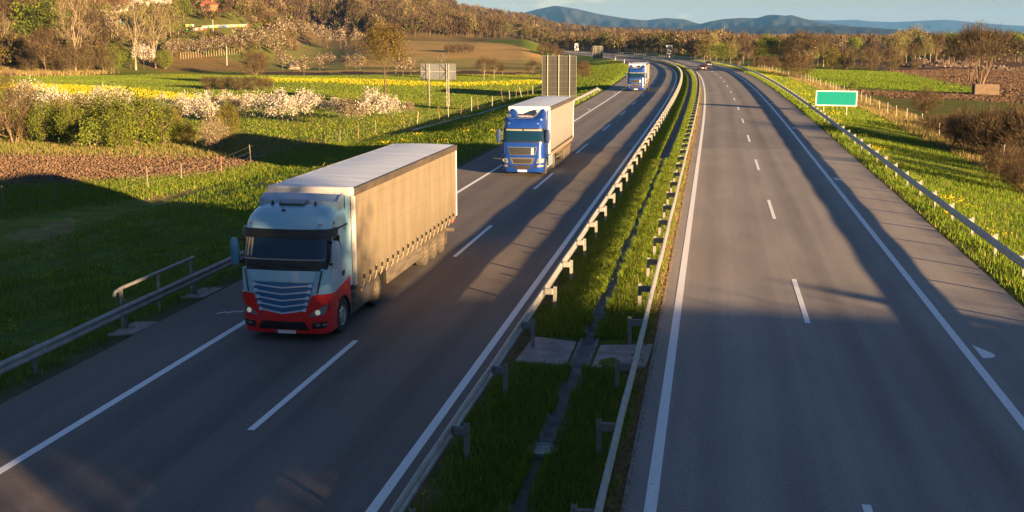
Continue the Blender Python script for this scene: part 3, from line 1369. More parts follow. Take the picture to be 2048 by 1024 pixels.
# delineator posts round the curve
dl = [('left', y, -10.25) for y in (262, 300, 338, 376)] + [('right', 430, 17.2)]
for k, (sd, y, o) in enumerate(dl):
    p = rp_(y, o, 0)
    lb = 'white roadside marker post, %s along the inside of the left curve' % ordi(k + 1) if sd == 'left' else 'white roadside marker post beyond the right carriageway at the far bend'
    t = thing('marker_post', lb, 'marker post', (p.x, p.y, gz(p.x, p.y)), rz_(y), 'white marker posts along the curve' if sd == 'left' else None)
    a = MB()
    a.box((0, 0, .5), (.14, .1, 1.4))
    a.build('post', M['white'], t, bevel=.02)
    a = MB()
    a.box((0, 0, .95), (.15, .11, .2))
    a.build('band', M['black'], t)


# ------------------------------------------------------------------ wire fences at the foot of the embankments
def wire_fence(label, pts, hs, m_posts, jitter=3.0, wires=3):
    """pts = post feet; one thing with every post as a part"""
    o0 = pts[0]
    t = thing('wire_fence', label, 'fence', o0)
    tops = []
    for k, p in enumerate(pts):
        h = hs[k % len(hs)] * rnd.uniform(.9, 1.1)
        a = MB()
        lean = Vector((rnd.gauss(0, jitter) / 60, rnd.gauss(0, jitter) / 60, 1))
        r = .04
        q = Vector(p) - o0
        a.tube([q - Vector((0, 0, .3)), q + lean * (h * .5), q + lean * h], [r, r * .95, r * .85], 6)
        a.build('post', m_posts[k % len(m_posts)], t)
        tops.append((q, lean, h))
    a = MB()
    for w in range(wires):
        f = .3 + .6 * w / max(1, wires - 1)
        for (q0, l0, h0), (q1, l1, h1) in zip(tops[:-1], tops[1:]):
            a.tube([q0 + l0 * h0 * f, (q0 + l0 * h0 * f + q1 + l1 * h1 * f) / 2 - Vector((0, 0, .04)), q1 + l1 * h1 * f], .006, 3, caps=False)
    a.build('wires', M['steel_post'], t)
    return t


M['wood_post'] = mat('wood_post', (.15, .08, .04), .9, 0, (.22, .13, .065), 8)
M['grey_post'] = mat('grey_post', (.33, .31, .28), .8, 0, (.45, .42, .38), 8)
M['pale_post'] = mat('pale_post', (.32, .28, .21), .8, 0, (.4, .35, .27), 8)
lp = [(10, 425), (113, 412), (220, 391), (297, 379), (363, 361), (443, 349), (502, 325), (555, 310), (602, 300), (646, 293), (680, 286), (717, 277), (752, 268)]
wire_fence('old wire fence on wooden and grey posts along the foot of the left embankment', [at(u, v) for u, v in lp], (1.45, 1.35, 1.3), [M['post_dark'], M['post_dark'], M['wood_post']])
lp = [(811, 256), (834, 248), (879, 243), (897, 237), (921, 231), (943, 226), (957, 223), (984, 216), (1007, 207), (1020, 202), (1032, 199), (1044, 196.5), (1056, 194.5), (1066, 192), (1076, 189)]
wire_fence('tilting wire fence between the left field and the white drain edge', [at(u, v) for u, v in lp], (1.7, 1.5, 1.9), [M['wood_post'], M['pale_post']], 9.0)
# right fence
pts = [rp_(y, 27.3 + .3 * math.sin(y), 0) for y in [40, 47, 54, 61, 68, 75, 82] + list(np.arange(90, 330, 5.4))]
wire_fence('long wire fence on thin pale posts along the foot of the right embankment', [Vector((p.x, p.y, gz(p.x, p.y))) for p in pts], (1.5, 1.6, 1.4), [M['pale_post'], M['grey_post']], 2.5)

# white concrete edging of the ditch on the left
e = [at(u, v) for u, v in ((826, 263), (880, 249), (920, 238), (960, 229), (985, 221), (1010, 213), (1040, 207), (1085, 198), (1130, 190))]
mb = MB()
P = []
for p in e:
    d = Vector((.16, .05, 0))
    P.append([p + Vector((-.22, 0, -.2)), p + Vector((-.22, 0, .16)), p + Vector((.2, 0, .14)), p + Vector((.2, 0, -.2))])
mb.grid(P)
tag(mb.build('ditch_edging', M['white_post']), 'pale concrete edging of the ditch below the left embankment', 'ditch edging')


# ------------------------------------------------------------------ trucks
class Cab:
    """a cab shell given by its side profile: z -> front y, half width, corner radius"""

    def __init__(s, tab, back, bow=.1):
        s.t = np.array(tab, dtype=float)
        s.back = back
        s.bow = bow

    def q(s, z):
        return [float(np.interp(z, s.t[:, 0], s.t[:, k])) for k in (1, 2, 3)]

    def P(s, a, z):
        yf, w, r = s.q(z)
        sg = 1 if a >= 0 else -1
        a = abs(a)
        L = w - r
        arc = r * PI / 2
        bw = s.bow
        if a <= L:
            return Vector((sg * a, yf + bw * (a / w) ** 2, z))
        y0 = yf + bw * (L / w) ** 2
        if a <= L + arc:
            th = (a - L) / r
            return Vector((sg * (L + r * math.sin(th)), y0 + r * (1 - math.cos(th)), z))
        return Vector((sg * w, y0 + r + a - L - arc, z))

    def N(s, a, z):
        e = .01
        d1 = s.P(a + e, z) - s.P(a - e, z)
        d2 = s.P(a, z + e) - s.P(a, z - e)
        return d1.cross(d2).normalized()

    def smax(s, z):
        yf, w, r = s.q(z)
        L = w - r
        y0 = yf + s.bow * (L / w) ** 2
        return L + r * PI / 2 + s.back - y0 - r

    def s_at(s, y, z):
        """perimeter coordinate of the side point at y"""
        yf, w, r = s.q(z)
        L = w - r
        y0 = yf + s.bow * (L / w) ** 2
        return L + r * PI / 2 + (y - y0 - r)

    def patch(s, f, na, nb, d, thick=.03, mb=None, mi=0):
        """f(a, b) -> (s, z), a and b in 0..1; a plate d proud of the shell"""
        mb = mb or MB()
        T, B = [], []
        for i in range(na + 1):
            t_, b_ = [], []
            for j in range(nb + 1):
                a, z = f(i / na, j / nb)
                p, n = s.P(a, z), s.N(a, z)
                t_.append(p + n * d)
                b_.append(p + n * (d - thick))
            T.append(t_)
            B.append(b_)
        o = len(mb.v)
        mb.grid(T, mi)
        mb.grid(B, mi, True)
        n1, m1 = na + 1, nb + 1
        k = n1 * m1
        ed = [(i, 0) for i in range(n1)] + [(na, j) for j in range(1, m1)] + [(i, nb) for i in range(na - 1, -1, -1)] + [(0, j) for j in range(nb - 1, 0, -1)]
        fs = []
        for (i0, j0), (i1, j1) in zip(ed, ed[1:] + ed[:1]):
            fs.append((o + i0 * m1 + j0, o + i1 * m1 + j1, o + k + i1 * m1 + j1, o + k + i0 * m1 + j0))
        mb.f += fs
        mb.m += [mi] * len(fs)
        return mb

    def quad(s, c, na, nb, d, thick=.03, mb=None, mi=0):
        """c = four (s, z) corners: low left, low right, high right, high left"""
        def f(a, b):
            l = [c[0][k] * (1 - a) + c[1][k] * a for k in (0, 1)]
            h = [c[3][k] * (1 - a) + c[2][k] * a for k in (0, 1)]
            return l[0] * (1 - b) + h[0] * b, l[1] * (1 - b) + h[1] * b
        return s.patch(f, na, nb, d, thick, mb, mi)

    def body(s, z0):
        zs = sorted(set([z0] + [z for z in np.linspace(z0, s.t[-1, 0], 34)] + [z for z in s.t[:, 0] if z > z0]))
        P = []
        for z in zs:
            yf, w, r = s.q(z)
            L = w - r
            ts = list(np.linspace(0, L, 7)) + [L + r * PI / 2 * k / 8 for k in range(1, 9)] + list(np.linspace(L + r * PI / 2, s.smax(z), 6)[1:])
            right = [s.P(a, z) for a in ts]
            left = [Vector((-p.x, p.y, p.z)) for p in right[:0:-1]]
            P.append(left + right)
        mb = MB()
        mb.grid(P)
        n = len(P[0])
        top = (len(P) - 1) * n
        for i in range(n // 2):
            mb.f.append((top + i, top + i + 1, top + n - 2 - i, top + n - 1 - i) if i + 1 != n - 2 - i else (top + i, top + i + 1, top + n - 1 - i))
            mb.m.append(0)
        for i in range(len(P) - 1):
            mb.f.append((i * n, (i + 1) * n, (i + 1) * n + n - 1, i * n + n - 1))
            mb.m.append(0)
        return mb


def wheel(parent, x, y, r, w, tyre, rim, deep=True, name='wheel'):
    """x = outer face of the tyre, turned towards its own side"""
    sg = 1 if x > 0 else -1
    a = MB()
    a.lathe([(r * .58, -sg * w), (r * .9, -sg * w), (r, -sg * (w - .05)), (r, -sg * .05), (r * .95, -sg * .012), (r * .8, 0.0), (r * .6, -sg * .012), (r * .57, -sg * .03)], 0, (0, 0, 0), 32)
    o = a.build(name, tyre, parent, smooth=True)
    o.location = (x, y, r)
    b = MB()
    if deep:
        prof = [(r * .585, -.015), (r * .56, -.03), (r * .53, -.12), (r * .40, -.13), (r * .36, -.06), (r * .22, -.05), (r * .19, -.0), (.001, .01)]
    else:
        prof = [(r * .585, -.015), (r * .56, -.04), (r * .5, -.05), (r * .42, -.015), (r * .3, -.01), (r * .22, -.05), (r * .18, .01), (.001, .015)]
    b.lathe([(q, sg * t) for q, t in prof], 0, (0, 0, 0), 28)
    for k in range(10):
        an = 2 * PI * k / 10
        c = (sg * (-.045 if deep else 0), r * .3 * math.cos(an), r * .3 * math.sin(an))
        b.box(c, (.05, .035, .035), 0)
    for k in range(8):
        an = 2 * PI * (k + .5) / 8
        c = (sg * (-.125 if deep else -.03), r * .46 * math.cos(an), r * .46 * math.sin(an))
        b.tube([(c[0] - .02, c[1], c[2]), (c[0] + sg * .012, c[1], c[2])], .03, 8, 1)
    b.build('rim', [rim, M['black']], o, smooth=True)
    return o


def trailer(t, y0, y1, tarp, skirt, wheels_y, dusty, headrail, strap_n=21, roof_dark=True):
    zb, zt, hw = 1.10, 3.86, 1.27
    L = y1 - y0
    # curtain sides: scalloped hem, slightly billowed
    for sg in (-1, 1):
        P = []
        n = 84
        for i in range(n + 1):
            y = y0 + .12 + (L - .24) * i / n
            row = []
            for j in range(9):
                f = j / 8
                z = zb + (zt - .16 - zb) * f
                if j == 0:
                    z = zb - .02 + .014 * abs(math.sin(PI * strap_n * (i / n)))
                bl = .012 * math.sin(y * 1.3 + f * 2) * math.sin(PI * f) + .004 * math.sin(y * 5.3 + 1.3 * f)
                bl += (.02 * abs(math.sin(PI * strap_n * (i / n))) if j <= 1 else 0)
                row.append((sg * (hw + bl), y, z))
            P.append(row)
        a = MB()
        a.grid(P)
        Q = [[(x - sg * .03, y, z) for x, y, z in r] for r in P]
        a.grid(Q, flip=True)
        k = a.build('curtain_side', tarp, t, smooth=True)
        # straps with their buckles
        for i in range(strap_n):
            y = y0 + .12 + (L - .24) * (i + .0) / strap_n + (L - .24) / strap_n * 0.98
            if y > y1 - .15:
                break
            s = MB()
            s.box((sg * (hw + .03), y, zb + .06), (.012, .045, .34), 0)
            s.box((sg * (hw + .045), y, zb + .13), (.03, .07, .13), 1)
            s.box((sg * (hw + .0), y, zb - .13), (.02, .035, .14), 0, (0, sg * .35, 0))
            s.build('strap', [M['strap_pale'], M['black']], t)
        a = MB()
        a.box((sg * (hw - .01), (y0 + y1) / 2, zt - .04), (.12, L - .02, .22))
        a.build('roof_rail', M['dark_rail'] if (sg > 0 and roof_dark) else headrail, t, bevel=.02)
        for yy, ww in ((y0 + .06, .12), (y1 - .05, .1)):
            a = MB()
            a.box((sg * (hw - .03), yy, (zb + zt - .16) / 2), (.1, ww, zt - .16 - zb))
            a.build('corner_post', M['white'], t, bevel=.01)
    # roof sheet sagging between its bows
    P = []
    for i in range(57):
        y = y0 + .04 + (L - .08) * i / 56
        row = []
        for j in range(9):
            x = -hw + .06 + (2 * hw - .12) * j / 8
            z = zt + .07 + .03 * math.cos(x / hw * PI / 2) - .006 * abs(math.sin(PI * (i / 56) * 14))
            row.append((x, y, z))
        P.append(row)
    a = MB()
    a.grid(P)
    a.grid([[(x, y, z - .05) for x, y, z in r] for r in P], flip=True)
    a.build('roof', M['roof_white'], t, smooth=True)
    a = MB()
    a.box((0, y0 - .01, zt - .03), (2 * hw + .03, .16, .27))
    a.build('front_header', headrail, t, bevel=.06, segs=4)
    a = MB()
    for k in range(9):
        a.tube([(-1 + k * .25, y0 - .09, zt - .11), (-1 + k * .25, y0 - .105, zt - .11)], .022, 8)
    a.build('rivets', M['black'], t)
    a = MB()
    a.box((0, y0 + .05, (zb + zt - .17) / 2), (2 * hw - .18, .08, zt - .17 - zb))
    a.build('front_wall', M['rust_brown'] if skirt else M['white'], t)
    a = MB()
    a.box((0, y1 - .02, (zb + zt) / 2), (2 * hw - .1, .06, zt - zb - .1))
    a.build('rear_door', M['white'], t)
    # floor frame and chassis rails
    a = MB()
    a.box((0, (y0 + y1) / 2, zb - .06), (2 * hw - .06, L - .04, .12))
    a.build('floor_frame', M['dusty_metal'], t)
    a = MB()
    for sg in (-1, 1):
        a.box((sg * .5, (y0 + y1) / 2 + .4, .86), (.14, L - 1.4, .36))
    a.build('chassis_rails', M['chassis'], t)
    for sg in (-1, 1):
        a = MB()
        a.box((sg * .85, y0 + 2.55, .62), (.14, .14, .9))
        a.box((sg * .85, y0 + 2.55, .16), (.26, .3, .05))
        a.build('landing_leg', M['dusty_metal'], t)
    ws = wheels_y
    if skirt:
        for sg in (-1, 1):
            a = MB()
            a.box((sg * (hw - .05), (y0 + 3.3 + ws[0] - .72) / 2, .72), (.05, ws[0] - .72 - y0 - 3.3, .58))
            a.build('side_skirt', M['dusty_metal'], t, bevel=.02)
    else:
        for sg in (-1, 1):
            for z in (.55, .85):
                a = MB()
                a.box((sg * (hw - .06), (y0 + 3.3 + ws[0] - .75) / 2, z), (.04, ws[0] - .75 - y0 - 3.3, .11))
                a.build('side_guard', M['dusty_metal'], t)
            for k in range(3):
                y = y0 + 3.5 + k * (ws[0] - 4.4 - y0) / 2
                a = MB()
                a.box((sg * (hw - .1), y, .78), (.05, .07, .62))
                a.build('guard_bracket', M['dusty_metal'], t)
            a = MB()
            a.box((sg * .8, y0 + 4.6, .72), (.6, 1.3, .5))
            a.build('pallet_box', M['chassis'], t, bevel=.03)
    for y in ws:
        for sg in (-1, 1):
            wheel(t, sg * 1.22, y, .50, .36, M['dusty_rubber'] if dusty else M['rubber'], M['dusty_rim'], False)
            a = MB()
            P = []
            for k in range(9):
                an = PI * (.12 + .76 * k / 8)
                P.append([(sg * 1.22, y + .57 * math.cos(an), .5 + .57 * math.sin(an)), (sg * .86, y + .57 * math.cos(an), .5 + .57 * math.sin(an))])
            a.grid(P)
            a.build('mudguard', M['dusty_metal'], t)
        a = MB()
        a.tube([(-1.0, y, .5), (1.0, y, .5)], .09, 10)
        a.build('axle', M['chassis'], t)
    for sg in (-1, 1):
        a = MB()
        a.box((sg * 1.02, ws[-1] + .68, .5), (.42, .02, .55))
        a.build('mud_flap', M['dusty_rubber'], t)
        a = MB()
        a.box((sg * .95, y1 + .04, .88), (.45, .05, .14))
        a.build('tail_light', M['red_lamp'], t)
    a = MB()
    a.box((0, y1 - .02, .52), (2.3, .1, .14))
    for sg in (-1, 1):
        a.box((sg * .6, y1 - .03, .72), (.1, .08, .36))
    a.build('rear_bumper', M['dusty_metal'], t)


M['strap_pale'] = mat('strap_pale', (.3, .22, .14), .8)


def mirrors(t, zc, y, hwid, shell_r, shell_l, hgt=.82):
    for sg, mm in ((1, shell_r), (-1, shell_l)):
        a = MB()
        P = []
        for j in range(7):
            f = j / 6
            ww = .26 * (1 - .35 * abs(2 * f - 1) ** 3)
            z = zc - hgt / 2 + hgt * f
            row = []
            for k in range(9):
                an = 2 * PI * k / 8
                row.append((sg * hwid + ww * .5 * math.cos(an), y + .10 * math.sin(an) * (1 - .4 * abs(2 * f - 1) ** 3), z))
            P.append(row)
        a.grid(P)
        a.f.append(tuple(range(8)))
        a.f.append(tuple(len(a.v) - 9 + k for k in range(8)))
        a.m += [0, 0]
        o = a.build('mirror', mm, t, smooth=True)
        b = MB()
        b.box((sg * hwid, y + .1, zc), (.2, .012, hgt * .8))
        b.build('mirror_glass', M['chrome'], o)
        b = MB()
        for z in (zc - hgt * .38, zc + hgt * .42):
            b.tube([(sg * 1.15, y + .12, z), (sg * (hwid - .02), y + .02, z)], .035, 6)
        b.build('mirror_arm', M['black'], o)


def glossy_patch(cab, t, name, c, na, nb, d, m, thick=.03, parent=None, smooth=True):
    return cab.quad(c, na, nb, d, thick).build(name, m, parent or t, smooth=smooth)


def arch_panel(sg, x, yc, r, outline, m, name, t, th=.05):
    """side panel in the (y, z) plane with a round wheel cut-out in its lower edge"""
    arc = []
    for k in range(15):
        an = PI * (1 - k / 14)
        arc.append((yc + r * math.cos(an), .5 + r * math.sin(an)))
    poly = outline(arc)
    a = MB()
    a.prism(poly, 0, sg * (x - th), sg * x)
    return a.build(name, m, t, bevel=.012)


def truck_red(t):
    CB = 2.02
    FW = 1.33        # front axle
    cab = Cab([(.26, .07, 1.19, .34), (.5, .01, 1.22, .36), (1.0, .0, 1.235, .38), (1.4, .0, 1.24, .38), (1.95, .05, 1.24, .34), (2.2, .10, 1.235, .30), (2.82, .27, 1.22, .28), (3.06, .32, 1.21, .34),
               (3.2, .36, 1.20, .38), (3.34, .46, 1.17, .42), (3.46, .62, 1.12, .46), (3.54, .80, 1.06, .48), (3.60, 1.02, .98, .48), (3.63, 1.25, .9, .46)], CB)
    cab.body(1.02).build('cab', M['cab_blue_grey'], t, smooth=True)
    # red bumper with a V shaped upper edge round the grille
    sw = cab.s_at(FW - .56, .8)

    def ztop(s):
        return float(np.interp(abs(s), [0, .62, .70, .80, 1.0, sw], [.80, .90, 1.0, 1.32, 1.36, 1.32]))

    def fb(a, b):
        s = -sw + 2 * sw * a
        return s, .27 + (ztop(s) - .27) * b
    cab.patch(fb, 60, 10, .045, .06).build('bumper', M['cab_red'], t, smooth=True)
    glossy_patch(cab, t, 'lower_intake', [(-.72, .38), (.72, .38), (.60, .60), (-.60, .60)], 14, 3, .055, M['black'])
    for sg in (-1, 1):
        glossy_patch(cab, t, 'fog_recess', [(sg * .80, .42), (sg * 1.16, .44), (sg * 1.18, .60), (sg * .80, .58)], 6, 3, .054, M['black'])
        for s0 in (.9, 1.06):
            glossy_patch(cab, t, 'fog_light', [(sg * s0, .50), (sg * (s0 + .1), .50), (sg * (s0 + .1), .55), (sg * s0, .545)], 2, 2, .062, M['lamp'])
        h = glossy_patch(cab, t, 'headlight', [(sg * .70, .74), (sg * 1.12, .80), (sg * 1.24, 1.08), (sg * .88, .92)], 8, 4, .06, M['lamp'])
        p, n = cab.P(sg * .96, .87), cab.N(sg * .96, .87)
        a = MB()
        a.lathe([(.075, 0), (.065, .018), (.02, .03), (.001, .03)], 2, (0, 0, 0), 16)
        b = a.build('headlight_bulb', M['lamp_lit'], h, smooth=True)
        b.rotation_euler = n.to_track_quat('Z', 'Y').to_euler()
        b.location = p + n * .055
        # shadow gap that splits the lamp housing from the corner
        glossy_patch(cab, t, 'corner_gap', [(sg * 1.22, .9), (sg * 1.245, .9), (sg * 1.30, 1.2), (sg * 1.275, 1.2)], 2, 6, .048, M['black'])
        glossy_patch(cab, t, 'air_deflector', [(sg * .93, 1.36), (sg * 1.22, 1.36), (sg * 1.30, 1.98), (sg * 1.06, 2.05)], 6, 6, .035, M['cab_blue_grey'])
        glossy_patch(cab, t, 'deflector_slot', [(sg * .95, 1.40), (sg * .99, 1.38), (sg * 1.10, 1.99), (sg * 1.06, 2.0)], 2, 8, .04, M['black'])
    # grille: blue backing and five silver slats dipping in the middle
    g = glossy_patch(cab, t, 'grille', [(-.66, .84), (.66, .84), (.86, 1.66), (-.86, 1.66)], 16, 8, .02, M['grille_blue'])
    for k in range(5):
        z = 1.60 - k * .165
        hw = .84 - k * .045

        def fs(a, b, z=z, hw=hw):
            s = -hw + 2 * hw * a
            return s, z - .075 * (1 - (abs(s) / hw)) - .04 * k / 4 * (1 - abs(s) / hw) + (b - .5) * (.032 if abs(s) < hw * .86 else .09)
        cab.patch(fs, 24, 2, .075, .05).build('grille_slat', M['slat_silver'], g, smooth=True)
    glossy_patch(cab, t, 'hood', [(-.88, 1.69), (.88, 1.69), (.95, 1.98), (-.95, 1.98)], 14, 4, .05, M['cab_panel_grey'])
    glossy_patch(cab, t, 'cowl', [(-1.22, 1.98), (1.22, 1.98), (1.30, 2.22), (-1.30, 2.22)], 18, 4, .02, M['black'])
    glossy_patch(cab, t, 'windscreen_frame', [(-1.36, 2.2), (1.36, 2.2), (1.36, 2.86), (-1.36, 2.86)], 20, 6, .014, M['black'])
    w = glossy_patch(cab, t, 'windscreen', [(-1.2, 2.24), (1.2, 2.24), (1.2, 2.83), (-1.2, 2.83)], 18, 6, .024, M['glass'])
    # things seen behind the glass: curtain, dashboard edge
    for sg, cc in ((-1, 'curtain'),):
        for k in range(3):
            glossy_patch(cab, t, 'curtain', [(-1.14 + k * .1, 2.34), (-1.09 + k * .1, 2.34), (-1.05 + k * .09, 2.82), (-1.10 + k * .09, 2.82)], 2, 4, .028, M['curtain'], .008)
    glossy_patch(cab, t, 'dashboard_edge', [(-1.14, 2.255), (1.14, 2.255), (1.14, 2.285), (-1.14, 2.285)], 18, 1, .028, M['curtain'], .008)
    for s0 in (-.62, .35):
        p0, p1 = cab.P(s0, 2.10) + cab.N(s0, 2.1) * .04, cab.P(s0 + .28, 2.05) + cab.N(s0 + .28, 2.05) * .05
        a = MB()
        a.tube([p0 - Vector((.35, 0, -.03)), p0], .022, 5)
        a.tube([p0, p1], .028, 5)
        a.build('wiper', M['black'], t)

    def fv(a, b):
        s = -1.62 + 3.24 * a
        return s, 2.84 + .22 * b
    cab.patch(fv, 30, 3, .10, .1).build('sun_visor', M['black'], t, smooth=True)
    glossy_patch(cab, t, 'visor_lip', [(-.86, 3.06), (.86, 3.06), (.94, 3.13), (-.94, 3.13)], 14, 2, .06, M['cab_blue_grey'])
    for s0 in (-.98, .98):
        glossy_patch(cab, t, 'marker_light', [(s0 - .06, 3.15), (s0 + .06, 3.15), (s0 + .06, 3.21), (s0 - .06, 3.21)], 2, 1, .02, M['lamp'])
    # roof: hatch, horns, aerial, beacons' mounts
    a = MB()
    a.box((-.05, 1.22, 3.66), (.72, .42, .07), rot=(R(8), 0, 0))
    a.build('roof_hatch', M['hatch'], t, bevel=.02)
    a = MB()
    p = Vector((-.15, .70, 3.5))
    a.lathe([(.06, 0), (.05, .05), (.001, .06)], 2, p, 12)
    a.tube([p + Vector((0, 0, .04)), p + Vector((-.12, .1, .3))], .008, 4)
    a.build('aerial', M['black'], t)
    for x in (-.62, .62):
        a = MB()
        a.lathe([(.05, 0), (.045, .05), (.02, .12), (.001, .13)], 2, (x, 1.1, 3.6), 10)
        a.build('roof_horn', M['black'], t)
    # roof spoiler with its end plates
    a = MB()
    P = []
    for i in range(8):
        f = i / 7
        y = 1.38 + .42 * f
        z = 3.68 + .20 * f - .03 * f * f
        P.append([(x, y + .06 * (abs(x) / 1.1) ** 2, z - .03 * (abs(x) / 1.1) ** 2) for x in np.linspace(-1.12, 1.12, 13)])
    a.grid(P)
    a.grid([[(x, y + .03, z - .10) for x, y, z in r] for r in P], flip=True)
    for e in (0, -1):
        pass
    a.prism([(1.38, 3.40), (1.38, 3.68), (1.82, 3.86), (2.0, 3.8), (2.0, 3.4)], 0, -1.14, -1.10)
    a.prism([(1.38, 3.40), (1.38, 3.68), (1.82, 3.86), (2.0, 3.8), (2.0, 3.4)], 0, 1.10, 1.14)
    a.box((0, 1.40, 3.63), (2.2, .05, .13))
    a.build('roof_spoiler', M['silver_blue'], t, smooth=True)
    for sg in (-1, 1):
        a = MB()
        a.prism([(1.98, 1.15), (1.98, 3.78), (2.26, 3.74), (2.30, 1.15)], 0, sg * 1.16, sg * 1.225)
        a.build('side_fairing', M['cab_blue_grey'], t, bevel=.015)
        # door with window, handle
        x = 1.235
        s0 = cab.s_at(.62, 2.3)

        def dq(y0, y1, z0, z1, y2=None, y3=None):
            return [(sg * cab.s_at(y0, z0), z0), (sg * cab.s_at(y1, z0), z0), (sg * cab.s_at(y1 if y2 is None else y2, z1), z1), (sg * cab.s_at(y0 if y3 is None else y3, z1), z1)]
        d = glossy_patch(cab, t, 'door', dq(.50, 1.62, 1.30, 2.92, None, .62), 8, 12, .012, M['cab_blue_grey'])
        glossy_patch(cab, t, 'door_window', dq(.58, 1.18, 2.05, 2.80, 1.22, .70), 6, 6, .02, M['side_glass'], parent=d)
        glossy_patch(cab, t, 'door_handle', dq(1.32, 1.52, 1.62, 1.76), 2, 2, .03, M['black'], parent=d)
        glossy_patch(cab, t, 'body_strip', dq(.50, 1.96, 2.96, 3.01), 8, 1, .014, M['black'])
        glossy_patch(cab, t, 'side_badge', dq(.86, .92, 3.14, 3.22), 1, 1, .014, M['black'])

        def outl(arc):
            return [(FW - .585, .33)] + [(FW - .585, 1.33), (1.0, 1.37), (CB - .02, 1.50), (CB - .02, .95), (FW + .62, .78)] + arc[::-1]
        arch_panel(sg, 1.262, FW, .56, outl, M['cab_red'], 'wheel_panel', t)
        a = MB()
        P = []
        for k in range(13):
            an = PI * (1.02 - 1.04 * k / 12)
            P.append([(sg * 1.275, FW + .575 * math.cos(an), .5 + .575 * math.sin(an)), (sg * 1.275, FW + .535 * math.cos(an), .5 + .535 * math.sin(an)), (sg * .9, FW + .535 * math.cos(an), .5 + .535 * math.sin(an))])
        a.grid(P)
        a.build('wheel_arch', M['black'], t)
        wheel(t, sg * 1.24, FW, .50, .32, M['rubber'], M['rim'], False)
        wheel(t, sg * 1.24, 4.55, .50, .6, M['rubber'], M['dusty_rim'], True)
        a = MB()
        a.box((sg * 1.14, (FW + .62 + 3.92) / 2, .66), (.22, 3.92 - FW - .62, .66))
        o = a.build('chassis_fairing', M['fairing'], t, bevel=.03)
        for y in (2.16, 2.16):
            pass
        for z in (.62, .84):
            b = MB()
            b.box((sg * 1.249, 2.24, z), (.012, .3, .14))
            b.build('step_hole', M['black'], o)
        b = MB()
        b.lathe([(.035, 0), (.03, sg * .012), (.001, sg * .014)], 0, (sg * 1.25, 3.0, .84), 10)
        b.build('side_lamp', M['orange'], o)
        a = MB()
        a.box((sg * 1.1, 5.13, .62), (.4, .02, .6))
        a.build('mud_flap', M['black'], t)
        b = MB()
        b.box((sg * 1.27, FW - .56, .94), (.03, .05, .09))
        b.build('turn_signal', M['orange'], t)
    mirrors(t, 2.42, .30, 1.44, M['mirror_pale'], M['grille_blue'], .74)  # sunlit right shell coloured pale, shaded left shell coloured dark
    pl = glossy_patch(cab, t, 'number_plate', [(-.17, .275), (.33, .275), (.33, .36), (-.17, .36)], 4, 1, .075, M['plate'])
    glossy_patch(cab, t, 'plate_strip', [(-.215, .275), (-.165, .275), (-.165, .36), (-.215, .36)], 1, 1, .076, M['plate_blue'], parent=pl)
    a = MB()
    a.box((0, 3.4, .78), (.9, 4.2, .28))
    a.box((0, 1.3, .62), (1.9, 2.0, .5))
    a.box((0, 4.55, 1.03), (1.5, 1.6, .1))
    a.build('chassis', M['chassis'], t)
    a = MB()
    a.box((0, 2.06, 2.0), (2.1, .04, 1.8))
    a.build('cab_rear_wall', M['cab_blue_grey'], t)
    trailer(t, 2.42, 15.55, M['tarp_beige'], True, (10.8, 12.05, 13.3), True, M['white'])


M['curtain'] = mat('curtain', (.34, .3, .22), .8)
M['hatch'] = mat('hatch', (.06, .065, .07), .25)
M['fairing'] = mat('fairing', (.05, .052, .055), .5, .1, (.08, .075, .068), 3)
M['mirror_pale'] = mat('mirror_pale', (.55, .57, .58), .35)


